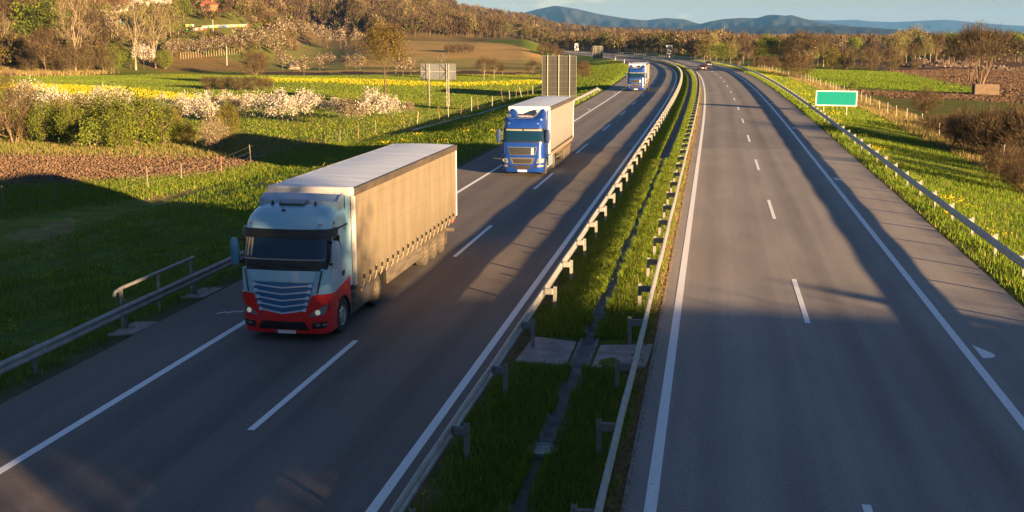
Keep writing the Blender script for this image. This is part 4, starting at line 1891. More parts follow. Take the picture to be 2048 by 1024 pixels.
def truck_blue(t):
    CB = 2.05
    FW = 1.38
    B = M['cab_blue']
    cab = Cab([(.26, .10, 1.17, .36), (.5, .02, 1.22, .40), (1.0, .0, 1.235, .40), (1.4, .02, 1.235, .38), (1.95, .07, 1.235, .34), (2.1, .10, 1.23, .32), (2.75, .24, 1.20, .30), (2.95, .29, 1.18, .34),
               (3.15, .36, 1.15, .38), (3.26, .44, 1.12, .40), (3.33, .58, 1.07, .42), (3.37, .78, 1.02, .42)], CB)
    cab.body(1.02).build('cab', B, t, smooth=True)
    sw = cab.s_at(FW - .58, .8)

    def fb(a, b):
        s = -sw + 2 * sw * a
        return s, .27 + (float(np.interp(abs(s), [0, .7, .9, sw], [1.14, 1.14, 1.22, 1.24])) - .27) * b
    cab.patch(fb, 50, 8, .05, .06).build('bumper', B, t, smooth=True)
    glossy_patch(cab, t, 'lower_grille_frame', [(-.60, .74), (.60, .74), (.76, 1.12), (-.76, 1.12)], 12, 3, .058, M['chrome'])
    g = glossy_patch(cab, t, 'lower_grille', [(-.49, .79), (.49, .79), (.58, 1.03), (-.58, 1.03)], 12, 3, .066, M['grille_mesh'])
    glossy_patch(cab, t, 'lower_intake', [(-.44, .46), (.44, .46), (.54, .66), (-.54, .66)], 12, 3, .06, M['grille_mesh'])
    f = glossy_patch(cab, t, 'grille_frame', [(-.76, 1.26), (.76, 1.26), (.88, 1.74), (-.88, 1.74)], 14, 4, .03, M['chrome'])
    g = glossy_patch(cab, t, 'grille', [(-.70, 1.30), (.70, 1.30), (.82, 1.69), (-.82, 1.69)], 14, 4, .042, M['black'])
    for k in range(3):
        z = 1.37 + k * .11
        glossy_patch(cab, t, 'grille_slat', [(-.70, z), (.70, z), (.71, z + .03), (-.71, z + .03)], 14, 1, .055, M['hatch'], parent=g)
    glossy_patch(cab, t, 'grille_badge', [(.52, 1.31), (.66, 1.31), (.68, 1.68), (.54, 1.68)], 2, 2, .06, M['white'])
    for sg in (-1, 1):
        h = glossy_patch(cab, t, 'headlight', [(sg * .84, .80), (sg * 1.28, .82), (sg * 1.33, 1.06), (sg * .90, 1.06)], 8, 3, .06, M['lamp'])
        for s0 in (.95, 1.14):
            p, n = cab.P(sg * s0, .94), cab.N(sg * s0, .94)
            a = MB()
            a.lathe([(.07, 0), (.06, .015), (.001, .02)], 2, (0, 0, 0), 14)
            b = a.build('headlight_bulb', M['lamp_lit'] if s0 > 1 else M['chrome'], h, smooth=True)
            b.rotation_euler = n.to_track_quat('Z', 'Y').to_euler()
            b.location = p + n * .06
        glossy_patch(cab, t, 'fog_light', [(sg * .88, .56), (sg * 1.26, .58), (sg * 1.26, .69), (sg * .88, .68)], 5, 2, .06, M['lamp'])
        glossy_patch(cab, t, 'bumper_notch', [(sg * .66, .56), (sg * .86, .56), (sg * .84, .70), (sg * .72, .70)], 3, 2, .056, M['black'])
        glossy_patch(cab, t, 'air_deflector', [(sg * 1.08, 1.28), (sg * 1.5, 1.28), (sg * 1.45, 1.98), (sg * 1.12, 1.98)], 6, 6, .03, B)
        glossy_patch(cab, t, 'marker_light', [(sg * .86 - .05, 3.06), (sg * .86 + .05, 3.06), (sg * .86 + .05, 3.11), (sg * .86 - .05, 3.11)], 2, 1, .02, M['lamp'])
    glossy_patch(cab, t, 'windscreen_frame', [(-1.36, 2.0), (1.36, 2.0), (1.34, 2.82), (-1.34, 2.82)], 20, 6, .012, M['black'])
    glossy_patch(cab, t, 'windscreen', [(-1.22, 2.06), (1.22, 2.06), (1.2, 2.78), (-1.2, 2.78)], 18, 6, .022, M['glass'])
    for a0, a1 in ((-1.0, -.04), (.04, 1.12)):
        glossy_patch(cab, t, 'inner_blind', [(a0, 2.67), (a1, 2.66), (a1, 2.76), (a0, 2.76)], 8, 1, .027, M['blind'], .006)
    for s0 in (-.62, .35):
        p0, p1 = cab.P(s0, 2.05) + cab.N(s0, 2.05) * .03, cab.P(s0 + .5, 2.1) + cab.N(s0 + .5, 2.1) * .04
        a = MB()
        a.tube([p0, p1], .018, 5)
        a.build('wiper', M['black'], t)
    # roof air deflector: two raised shoulders round a hollow
    a = MB()
    P = []
    xs = np.linspace(-1.14, 1.14, 25)
    for i in range(10):
        f = i / 9
        row = []
        for x in xs:
            ax = abs(x)
            sh = float(np.interp(ax, [0, .45, .62, .85, 1.04, 1.14], [.30, .30, .62, .95, .93, .55]))
            hh = 3.34 + .52 * sh * f ** .8 + (.02 if sh > .5 else 0)
            row.append((x, .72 + 1.15 * f + .1 * (ax / 1.14) ** 2 - .28 * max(0, sh - .3) * (1 - f), hh))
        P.append(row)
    a.grid(P)
    n = len(xs)
    base = [[(x, y, 3.1) for x, y, z in r] for r in P]
    a.grid(base, flip=True)
    ring0 = [P[0], base[0]]
    a.grid(ring0)
    a.grid([P[-1], base[-1]])
    a.grid([[r[0] for r in P], [r[0] for r in base]])
    a.grid([[r[-1] for r in P], [r[-1] for r in base]])
    a.build('roof_deflector', B, t, smooth=True)
    a = MB()
    a.box((0, 1.42, 3.545), (1.0, .25, .03), rot=(R(12), 0, 0))
    a.build('deflector_hollow', M['black'], t, bevel=.02)
    a = MB()
    a.lathe([(.14, 0), (.13, -.03), (.001, -.035)], 2, (0, 0, 0), 16)
    o = a.build('roof_horn', M['hatch'], t)
    o.location = (-.93, .74, 3.5)
    o.rotation_euler = (R(-80), 0, 0)
    for sg in (-1, 1):
        a = MB()
        a.prism([(1.98, 1.15), (1.98, 3.78), (2.28, 3.74), (2.32, 1.15)], 0, sg * 1.15, sg * 1.22)
        a.build('side_fairing', B, t, bevel=.015)

        def dq(y0, y1, z0, z1, y2=None, y3=None):
            return [(sg * cab.s_at(y0, z0), z0), (sg * cab.s_at(y1, z0), z0), (sg * cab.s_at(y1 if y2 is None else y2, z1), z1), (sg * cab.s_at(y0 if y3 is None else y3, z1), z1)]
        d = glossy_patch(cab, t, 'door', dq(.52, 1.65, 1.30, 2.86, None, .64), 8, 12, .012, B)
        glossy_patch(cab, t, 'door_window', dq(.60, 1.22, 2.0, 2.72, 1.24, .72), 6, 6, .02, M['side_glass'], parent=d)
        glossy_patch(cab, t, 'door_handle', dq(1.36, 1.55, 1.62, 1.74), 2, 2, .03, M['black'], parent=d)

        def outl(arc):
            return [(FW - .6, .33), (FW - .6, 1.2), (1.0, 1.32), (CB - .02, 1.32), (CB - .02, .42), (FW + .6, .42)] + arc[::-1]
        arch_panel(sg, 1.262, FW, .57, outl, B, 'wheel_panel', t)
        a = MB()
        P = []
        for k in range(13):
            an = PI * (1.02 - 1.04 * k / 12)
            P.append([(sg * 1.272, FW + .585 * math.cos(an), .5 + .585 * math.sin(an)), (sg * 1.272, FW + .54 * math.cos(an), .5 + .54 * math.sin(an)), (sg * .9, FW + .54 * math.cos(an), .5 + .54 * math.sin(an))])
        a.grid(P)
        a.build('wheel_arch', M['black'], t)
        wheel(t, sg * 1.24, FW, .50, .32, M['rubber'], M['dusty_rim'], False)
        wheel(t, sg * 1.24, 4.7, .50, .6, M['dusty_rubber'], M['dusty_rim'], True)
        a = MB()
        a.box((sg * 1.13, (FW + .64 + 4.05) / 2, .66), (.24, 4.05 - FW - .64, .68))
        a.build('chassis_fairing', M['silver_blue'], t, bevel=.04)
        a = MB()
        a.box((sg * 1.1, 5.28, .62), (.4, .02, .6))
        a.build('mud_flap', M['black'], t)
    mirrors(t, 2.35, .34, 1.47, M['mirror_blue'], M['mirror_blue'], .78)
    glossy_patch(cab, t, 'number_plate', [(-.27, .30), (.27, .30), (.27, .41), (-.27, .41)], 4, 1, .07, M['plate'])
    a = MB()
    a.box((0, 3.4, .78), (.9, 4.4, .28))
    a.box((0, 1.3, .62), (1.9, 2.0, .5))
    a.box((0, 4.7, 1.03), (1.5, 1.6, .1))
    a.build('chassis', M['chassis'], t)
    trailer(t, 2.5, 14.2, M['tarp_grey'], False, (9.9, 11.15, 12.4), True, M['white'], 24)


M['grille_mesh'] = mat('grille_mesh', (.012, .011, .01), .6, 0, (.028, .02, .016), 30)
M['blind'] = mat('blind', (.16, .18, .18), .7)
M['mirror_blue'] = mat('mirror_blue', (.02, .04, .13), .4)

TR = [(28.6, -5.5), (65.2, -5.2), (167, -5.15)]
p = rp_(*TR[0])
t1 = thing('articulated_truck', 'nearest articulated truck with blue grey cab, red bumper and dirty beige trailer', 'truck', p, rz_(34))
truck_red(t1)
p = rp_(*TR[1])
t2 = thing('articulated_truck', 'blue articulated truck with a pale grey trailer following the red bumper truck', 'truck', p, rz_(70), 'blue articulated trucks')
truck_blue(t2)
t3 = copy_tree(t2)
t3['label'] = 'farthest blue articulated truck, small, coming round the bend in the distance'
t3.location = rp_(*TR[2])
t3.rotation_euler = (0, 0, rz_(170))


# ------------------------------------------------------------------ cars seen from behind
def car(label, loc, rz, paint, long_back):
    t = thing('passenger_car', label, 'car', loc, rz)
    L = 4.4
    # lower body: loft along y (0 = tail)
    st = [(0.0, .62, .45, .86), (.12, .80, .34, .98), (.7, .86, .3, 1.0), (2.2, .88, .28, 1.0), (3.2, .86, .3, .95), (4.0, .80, .34, .82), (4.4, .62, .42, .7)]
    P = []
    for y, w, z0, z1 in st:
        P.append([(-w * .9, y, z0), (-w, y, z0 + .12), (-w, y, z1 - .12), (-w * .88, y, z1), (0, y, z1 + .02), (w * .88, y, z1), (w, y, z1 - .12), (w, y, z0 + .12), (w * .9, y, z0), (0, y, z0), (-w * .9, y, z0)])
    a = MB()
    a.grid(P)
    a.f += [tuple(range(10)), tuple(len(a.v) - 11 + k for k in range(10))]
    a.m += [0, 0]
    a.build('body', paint, t, smooth=True)
    cab = [(.15 if long_back else .55, .74, .98, 1.0), (.45 if long_back else 1.0, .68, 1.0, 1.38), (.9 if long_back else 1.4, .62, 1.0, 1.46), (2.1, .62, 1.0, 1.47), (2.5, .64, 1.0, 1.42), (3.3, .74, .95, .98)]
    P = []
    for y, w, z0, z1 in cab:
        P.append([(-w - .1 * (z1 > 1.1), y, z0), (-w, y, z1 - .06), (-w * .8, y, z1), (w * .8, y, z1), (w, y, z1 - .06), (w + .1 * (z1 > 1.1), y, z0)])
    a = MB()
    a.grid(P)
    a.build('roof', paint, t, smooth=True)
    a = MB()
    y0, y1 = (.13, .43) if long_back else (.6, .98)
    a.add([(-.62, y0, 1.02), (.62, y0, 1.02), (.54, y1 - .03, 1.36), (-.54, y1 - .03, 1.36)], [(0, 1, 2, 3)])
    a.build('rear_window', M['side_glass'], t)
    for sg in (-1, 1):
        a = MB()
        a.add([(sg * .79, 1.1, 1.02), (sg * .79, 2.5, 1.02), (sg * .70, 2.35, 1.38), (sg * .70, 1.2, 1.38)], [(0, 1, 2, 3)])
        a.build('side_window', M['side_glass'], t)
        a = MB()
        a.box((sg * .64, -.01 if not long_back else .02, .82), (.22, .1, .2))
        a.build('tail_light', M['red_lamp'], t, bevel=.02)
        for y in (.85, 3.5):
            wheel(t, sg * .88, y, .32, .2, M['rubber'], M['rim'], False)
        a = MB()
        a.box((sg * .98, 2.75, 1.0), (.2, .12, .14))
        a.build('wing_mirror', paint, t, bevel=.03)
    a = MB()
    a.box((0, -.02, .66 if not long_back else .72), (.54, .03, .13))
    a.build('number_plate', M['plate'], t)
    a = MB()
    a.box((0, -.02, .42), (1.5, .12, .16))
    a.build('rear_bumper', M['black'], t, bevel=.03)


M['car_dark'] = mat('car_dark', (.02, .02, .022), .25, .2, coat=.6)
M['car_red'] = mat('car_red', (.03, .014, .012), .25, .2, coat=.6)
car('dark red saloon car in the inner lane of the right carriageway, seen from behind', rp_(266, 6.7), rz_(266), M['car_red'], False)
car('black estate car in the outer lane ahead of the red saloon car', rp_(298, 10.3), rz_(298), M['car_dark'], True)


# ------------------------------------------------------------------ far mountains
def mountain(name, D, prof, m, depth, rough, seed, nx=220):
    """a range at distance D; prof = skyline seen as (pixel u, pixel v)"""
    rg = np.random.default_rng(seed)
    us = np.linspace(prof[0][0], prof[-1][0], nx)
    vs = np.interp(us, [p[0] for p in prof], [p[1] for p in prof])
    k = np.ones(5) / 5
    vs = np.convolve(np.pad(vs, 2, mode='edge'), k, 'valid')
    hz = CAM_H + (70 - vs) / 2292 * D + 2
    ph = rg.uniform(0, 6.28, 12)
    V, n = [], 31
    for i, u in enumerate(us):
        ta = (u - 1024) / 2292
        for j in range(n):
            f = j / (n - 1) * 2 - 1
            d = D + depth * f
            e = max(0, 1 - abs(f)) ** 1.15
            z = -8 + (hz[i] + 8) * e
            rid = sum(math.sin(u * (.05 + .045 * q) + ph[q] + f * (3 + q) * (1 if q % 2 else -1)) / (1 + .5 * q) for q in range(6))
            z += rough * (hz[i] + 8) * rid * (e * (1 - e)) * 1.6
            V.append((ta * d, d, z))
    F = [(i * n + j, (i + 1) * n + j, (i + 1) * n + j + 1, i * n + j + 1) for i in range(nx - 1) for j in range(n - 1)]
    o = link(name, np_mesh(name, V, F, m, smooth=True))
    return tag(o, kind='structure')


M['mountain'] = mat('mountain_woods', (.018, .022, .016), .95, 0, (.042, .038, .025), .0022, contrast=(.4, .6), spec=.05)
M['mountain_far'] = mat('mountain_woods_far', (.016, .02, .018), .95, 0, (.028, .028, .022), .002, spec=.05)
M['hill'] = mat('hill_woods', (.06, .04, .022), .95, 0, (.11, .07, .035), .012, contrast=(.4, .6), spec=.05)
mountain('mountain_range', 9000, [(880, 70), (960, 52), (1000, 43), (1040, 29), (1075, 20), (1110, 13), (1150, 19), (1200, 30), (1250, 38), (1290, 42), (1330, 37), (1370, 40), (1390, 47), (1430, 54), (1540, 68)], M['mountain'], 2600, .16, 3)
mountain('mountain_range', 8000, [(1360, 64), (1390, 52), (1410, 46), (1440, 40), (1480, 37), (1510, 38), (1535, 31), (1550, 31), (1570, 33), (1580, 31), (1605, 38), (1640, 46), (1700, 53), (1800, 66)], M['mountain'], 2200, .2, 5)
mountain('mountain_range', 15500, [(1500, 58), (1560, 46), (1620, 40), (1660, 42), (1710, 40), (1730, 43), (1780, 45), (1830, 43), (1890, 40), (1950, 46), (2000, 50), (2060, 53), (2250, 57), (2700, 66)], M['mountain_far'], 3000, .1, 8)
mountain('mountain_range', 5600, [(1380, 66), (1440, 58), (1500, 55), (1560, 52), (1650, 53), (1740, 56), (1800, 61), (1880, 69)], M['mountain_far'], 1200, .12, 9)
mountain('wooded_hills', 3300, [(900, 70), (960, 56), (1050, 51), (1120, 52), (1200, 55), (1300, 57), (1400, 61), (1500, 68)], M['hill'], 800, .2, 11)


# ------------------------------------------------------------------ vegetation
def rand_unit(rg, n):
    v = rg.normal(size=(n, 3))
    return v / np.linalg.norm(v, axis=1)[:, None]


def quads(C, s, rg, up=0.0, aspect=1.0):
    """leaf sized quads at centres C with sizes s"""
    n = len(C)
    a = rand_unit(rg, n)
    a[:, 2] += up
    a /= np.linalg.norm(a, axis=1)[:, None]
    b = np.cross(a, rand_unit(rg, n))
    b /= np.linalg.norm(b, axis=1)[:, None] + 1e-9
    s = np.broadcast_to(np.asarray(s), (n,))[:, None]
    a = a * s * .5 * aspect
    b = b * s * .5
    V = np.stack([C - a, C + b * .9, C + a, C - b * .9], 1).reshape(-1, 3)
    return V, np.arange(4 * n).reshape(n, 4)


def twigs(C, dirs, ln, w, rg):
    """thin slivers standing for fine bare twigs"""
    n = len(C)
    d = dirs / (np.linalg.norm(dirs, axis=1)[:, None] + 1e-9)
    b = np.cross(d, rand_unit(rg, n))
    b /= np.linalg.norm(b, axis=1)[:, None] + 1e-9
    ln = np.broadcast_to(np.asarray(ln), (n,))[:, None]
    w = np.broadcast_to(np.asarray(w), (n,))[:, None]
    mid = C + d * ln * .5
    V = np.stack([C, mid + b * w * .5, C + d * ln, mid - b * w * .5], 1).reshape(-1, 3)
    return V, np.arange(4 * n).reshape(n, 4)


def cat_(parts):
    V, F, o, mi = [], [], 0, []
    for k, (v, f) in enumerate(parts):
        V.append(v)
        F.append(f + o)
        mi.append(np.full(len(f), k))
        o += len(v)
    return np.concatenate(V), np.concatenate(F), np.concatenate(mi)


def tree_skel(rg, H, cb, Rr, tr, nl, na, stems=1, flat_top=.0, vase=.5, low=0.0):
    """trunk and limbs as tubes; returns builder, tip points, tip directions"""
    mb = MB()
    tips, dirs = [], []
    cz, hz = (cb + H) / 2, (H - cb) / 2
    pool = []
    for s in range(stems):
        an = rg.uniform(0, 6.28)
        off = np.array([math.cos(an), math.sin(an), 0]) * (0 if stems == 1 else rg.uniform(.05, .35) * Rr)
        lean = np.array([math.cos(an), math.sin(an), 0]) * (0.05 if stems == 1 else rg.uniform(.2, .9)) * Rr
        top = off + lean + np.array([0, 0, H * (.8 if stems == 1 else rg.uniform(.55, .85))])
        pts = []
        for k in range(7):
            f = k / 6
            w = rg.normal(0, .02 * H * f, 3) if k else np.zeros(3)
            w[2] = 0
            pts.append(off * .4 + (top - off * .4) * f + w + lean * (f * f - f) * .5)
        rr = [tr * (1 - .86 * k / 6) * (1.35 if k == 0 else 1) for k in range(7)]
        mb.tube([pts[0] - np.array([0, 0, .3])] + pts, [rr[0]] + rr, 7 if stems == 1 else 4)
        for k in range(7):
            if pts[k][2] > cb * .9:
                pool.append((pts[k], rr[k]))
        for q in range(nl):
            f = rg.uniform(max(.25, cb / H * .85) if stems == 1 else .25, .92)
            base = np.array([np.interp(f * 6, range(7), [p[i] for p in pts]) for i in range(3)])
            br = np.interp(f * 6, range(7), rr) * .62
            a = rg.uniform(0, 6.28)
            e = rg.uniform(-.15, .9)
            tgt = np.array([math.cos(a) * Rr * math.sqrt(max(.05, 1 - e * e * .7)), math.sin(a) * Rr * math.sqrt(max(.05, 1 - e * e * .7)), cz + hz * e]) * np.array([.82, .82, 1])
            if tgt[2] < base[2] + .1 * H * vase:
                tgt[2] = base[2] + .1 * H * vase * rg.uniform(.6, 1.6)
            m1 = base * .55 + tgt * .45 + np.array([0, 0, -.03 * H]) + rg.normal(0, .03 * H, 3)
            m2 = base * .2 + tgt * .8 + rg.normal(0, .03 * H, 3)
            mb.tube([base, m1, m2, tgt], [br, br * .7, br * .4, br * .15], 5 if stems == 1 else 3, caps=False)
            for t in (.3, .5, .7, .85, 1.0):
                p = base * (1 - t) ** 2 + 2 * m1 * t * (1 - t) + tgt * t * t
                pool.append((p, br * (1 - .8 * t)))
    pp = np.array([p for p, r in pool])
    pr = np.array([r for p, r in pool])
    for q in range(na):
        d = rand_unit(rg, 1)[0]
        if d[2] < -.55 + low:
            d[2] *= -1
        rad = rg.uniform(.35, 1.0) ** .6
        lump = 1 + .16 * math.sin(d[0] * 5 + d[2] * 3 + H) + .12 * math.sin(d[1] * 7 + 2 * H)
        a = np.array([d[0] * Rr, d[1] * Rr, 0]) * rad * lump + np.array([0, 0, cz + hz * d[2] * rad * lump * (1 - flat_top * max(0, d[2]))])
        if a[2] < cb * .8:
            a[2] = cb * .8 + rg.uniform(0, .1) * H
        dist = np.linalg.norm(pp - a, axis=1) + np.maximum(0, pp[:, 2] - a[2]) * 1.5
        k = int(np.argmin(dist))
        b = pp[k]
        m1 = (a + b) / 2 + rg.normal(0, .02 * H, 3) - np.array([0, 0, .02 * H])
        r0 = min(pr[k] * .6, .012 * H ** .5 * 1.4)
        mb.tube([b, m1, a], [r0, r0 * .6, r0 * .25], 3, caps=False)
        tips.append(a)
        dirs.append(a - b + np.array([0, 0, .3]))
        tips.append(m1)
        dirs.append(a - b + np.array([0, 0, .3]))
    return mb, np.array(tips), np.array(dirs)


def plant_proto(seed, H, cb, Rr, tr, nl, na, leaf=None, leaf_n=0, leaf_s=.2, spread=.3, twig=None, twig_n=0, twig_l=.8, twig_w=.03, bark=None, stems=1, up=0.0, low=0.0, aspect=1.0, vase=.5, dirup=.5, flat_top=0.0, blob=None):
    """returns (trunk mesh, crown mesh)"""
    rg = np.random.default_rng(seed)
    mb, tips, dirs = tree_skel(rg, H, cb, Rr, tr * (TRUNK if stems == 1 else 1), nl, na, stems, flat_top, vase, low)
    tm = bpy.data.meshes.new('trunk')
    tm.from_pydata([tuple(map(float, v)) for v in mb.v], [], mb.f)
    tm.materials.append(bark or M['bark'])
    tm.shade_smooth()
    parts, mats = [], []
    if twig_n:
        k = rg.integers(0, len(tips), twig_n)
        d = dirs[k] / (np.linalg.norm(dirs[k], axis=1)[:, None] + 1e-6) + rg.normal(0, .55, (twig_n, 3)) + np.array([0, 0, dirup])
        c = tips[k] + rg.normal(0, spread * .5, (twig_n, 3))
        parts.append(twigs(c, d, twig_l * rg.uniform(.5, 1.2, twig_n), twig_w, rg))
        mats.append(twig)
    if leaf_n:
        wt = rg.uniform(.02, 1, len(tips)) ** 2
        k = rg.choice(len(tips), leaf_n, p=wt / wt.sum())
        # leaves gather in clumps round the tips
        c = tips[k] + rg.normal(0, spread, (leaf_n, 3)) * np.array([1, 1, .8 + up])
        if blob:
            c += dirs[k] * rg.uniform(0, blob, (leaf_n, 1))
        c[:, 2] = np.maximum(c[:, 2], .05)
        parts.append(quads(c, leaf_s * rg.uniform(.55, 1.3, leaf_n), rg, up, aspect))
        mats.append(leaf)
    V, F, mi = cat_(parts)
    cm = np_mesh('crown', V, F, mats, mi)
    return tm, cm


M['bark'] = mat('bark', (.10, .066, .042), .95, 0, (.19, .13, .085), 4, stretch=(1, 1, .25))
M['bark_pale'] = mat('bark_pale', (.2, .15, .095), .9, 0, (.29, .23, .15), 4, stretch=(1, 1, .3))
M['bark_dark'] = mat('bark_dark', (.045, .03, .02), .95, 0, (.085, .058, .038), 4, stretch=(1, 1, .3))
M['twig_brown'] = leaf_mat('twig_brown', [(0, (.028, .019, .009)), (.5, (.054, .036, .018)), (1, (.1, .068, .036))], 0)
M['twig_pale'] = leaf_mat('twig_pale', [(0, (.09, .068, .035)), (.5, (.14, .108, .055)), (1, (.21, .165, .09))], 0)
M['twig_red'] = leaf_mat('twig_red', [(0, (.03, .018, .009)), (.6, (.056, .034, .017)), (1, (.092, .058, .03))], 0)
M['leaf_blossom'] = leaf_mat('leaf_blossom', [(0, (.24, .2, .15)), (.45, (.38, .34, .28)), (1, (.5, .47, .42))], .15)
M['leaf_blossom_dim'] = leaf_mat('leaf_blossom_dim', [(0, (.14, .11, .07)), (.5, (.22, .18, .125)), (1, (.31, .26, .2))], .15)
M['leaf_olive'] = leaf_mat('leaf_olive', [(0, (.065, .06, .008)), (.5, (.125, .11, .014)), (1, (.2, .17, .022))], .3)
M['leaf_green'] = leaf_mat('leaf_green', [(0, (.05, .075, .009)), (.5, (.105, .14, .014)), (1, (.175, .205, .022))], .3)
M['leaf_fresh'] = leaf_mat('leaf_fresh', [(0, (.08, .12, .012)), (.5, (.135, .18, .022)), (1, (.2, .24, .035))], .3)
M['leaf_bud'] = leaf_mat('leaf_bud', [(0, (.075, .055, .008)), (.5, (.12, .09, .012)), (1, (.18, .14, .018))], .3)
M['leaf_palebud'] = leaf_mat('leaf_palebud', [(0, (.09, .085, .022)), (.5, (.15, .14, .038)), (1, (.22, .205, .065))], .3)

TRUNK = .48
PK = {}


def protos(kind, n, f):
    PK[kind] = [f(i) for i in range(n)]


protos_fan = lambda i: plant_proto(470 + i, 10.0, 2.6, 3.6, .085, 6, 240, M['leaf_palebud'], 200, .28, .5, M['twig_brown'], 3400, 1.5, .04, M['bark'], stems=5, vase=1.6, dirup=1.0)
protos('fan_tree', 2, protos_fan)
# (H is the nominal height; copies are scaled)
protos('blossom', 3, lambda i: plant_proto(100 + i, 4.0, 1.15, 1.75, .09, 9, 90, M['leaf_blossom'], 1600, .12, .15, M['twig_brown'], 260, .6, .022, M['bark_dark'], up=.9, aspect=1.7, vase=1.2, blob=.25))
protos('blossom_dim', 2, lambda i: plant_proto(130 + i, 4.0, 1.1, 1.8, .09, 9, 90, M['leaf_blossom_dim'], 1300, .115, .2, M['twig_brown'], 700, .7, .022, M['bark_dark'], up=.9, aspect=1.6, vase=1.2, blob=.25))
protos('blossom_far', 2, lambda i: plant_proto(140 + i, 4.0, 1.0, 1.9, .1, 7, 60, M['leaf_blossom_dim'], 330, .24, .25, M['twig_brown'], 420, .8, .05, M['bark'], up=.7, aspect=1.5, blob=.2))
protos('shrub_olive', 3, lambda i: plant_proto(200 + i, 4.6, .25, 1.9, .05, 4, 120, M['leaf_olive'], 3600, .12, .24, M['twig_brown'], 800, .8, .022, M['bark'], stems=9, up=.8, aspect=1.6, vase=1.2, dirup=1.0, low=-.5, blob=.25))
protos('shrub_green', 3, lambda i: plant_proto(220 + i, 4.6, .2, 2.0, .05, 4, 130, M['leaf_green'], 4300, .13, .26, M['twig_brown'], 500, .8, .022, M['bark'], stems=9, up=.6, aspect=1.5, vase=1.2, dirup=1.0, low=-.5, blob=.2))
protos('shrub_fresh', 2, lambda i: plant_proto(240 + i, 2.6, .1, 1.0, .03, 3, 70, M['leaf_fresh'], 1500, .11, .15, M['twig_brown'], 160, .5, .016, M['bark'], stems=6, up=.7, aspect=1.6, vase=1.2, dirup=1.0, blob=.2))
protos('shrub_brown', 3, lambda i: plant_proto(260 + i, 5.0, .1, 2.0, .05, 4, 120, M['leaf_olive'], 1100, .11, .3, M['twig_brown'], 2600, 1.1, .022, M['bark'], stems=11, up=.8, aspect=1.5, vase=1.3, dirup=1.3, low=-.5))
protos('shrub_pale', 2, lambda i: plant_proto(280 + i, 3.4, .1, 1.6, .04, 4, 110, M['leaf_blossom_dim'], 1500, .10, .22, M['twig_pale'], 1300, .8, .02, M['bark'], stems=9, up=.6, aspect=1.4, vase=1.1, dirup=.9, low=-.5))
protos('big_bud', 1, lambda i: plant_proto(302, 11.5, 3.6, 4.3, .36, 15, 260, M['leaf_bud'], 5200, .22, .42, M['twig_brown'], 2200, 1.2, .035, M['bark_dark'], up=.3, vase=.9, blob=.15))
protos('bare', 4, lambda i: plant_proto(320 + i, 10.0, 2.2, 3.0, .22, 13, 150, M['leaf_palebud'], 160, .3, .5, M['twig_brown'], 2000, 1.5, .045, M['bark_pale'], vase=1.2, dirup=.9))
protos('bare_red', 3, lambda i: plant_proto(340 + i, 10.0, 1.6, 3.0, .2, 13, 150, M['leaf_bud'], 250, .3, .5, M['twig_red'], 2000, 1.5, .05, M['bark'], vase=1.1, dirup=.8))
protos('bud_tree', 3, lambda i: plant_proto(360 + i, 10.0, 1.6, 3.1, .2, 12, 150, M['leaf_palebud'], 1500, .34, .5, M['twig_pale'], 900, 1.4, .05, M['bark_pale'], up=.5, vase=1.1, dirup=.9, blob=.15))
protos('green_tree', 3, lambda i: plant_proto(380 + i, 9.5, 1.2, 3.1, .2, 12, 150, M['leaf_green'], 2300, .34, .5, M['twig_brown'], 500, 1.3, .05, M['bark'], up=.4, vase=1.0, blob=.15))
protos('fresh_tree', 2, lambda i: plant_proto(395 + i, 9.5, 1.2, 2.9, .2, 12, 150, M['leaf_fresh'], 1700, .36, .5, M['twig_pale'], 600, 1.3, .05, M['bark_pale'], up=.4, vase=1.0, blob=.15))
protos('poplar', 2, lambda i: plant_proto(410 + i, 13.0, 2.0, 2.4, .26, 12, 110, M['leaf_palebud'], 90, .3, .4, M['twig_pale'], 700, 1.6, .04, M['bark_pale'], vase=2.2, dirup=1.4))
protos('round_bush', 2, lambda i: plant_proto(430 + i, 5.0, .15, 3.9, .07, 5, 220, M['leaf_bud'], 900, .2, .4, M['twig_red'], 4200, 1.1, .035, M['bark'], stems=9, vase=.6, dirup=.3, low=-.5))
protos('hedge', 3, lambda i: plant_proto(450 + i, 3.6, .1, 2.6, .05, 4, 180, M['leaf_olive'], 1100, .085, .3, M['twig_brown'], 4600, .7, .022, M['bark'], stems=9, vase=.7, dirup=.5, low=-.5))


def plant(kind, p, H, nom, label, cat, name, group=None, wide=1.0, rot=None, i=None):
    ps = PK[kind]
    tm, cm = ps[rnd.randrange(len(ps)) if i is None else i % len(ps)]
    s = H / nom
    t = thing(name, label, cat, p, rnd.uniform(0, 6.28) if rot is None else rot, group)
    t.scale = (s * wide, s * wide, s)
    link('trunk', tm, t)
    link('crown', cm, t)
    return t


def px_h(p, dv):
    """height in metres of dv pixels at p"""
    return dv * (p.y * _c + 1.6) / FPX


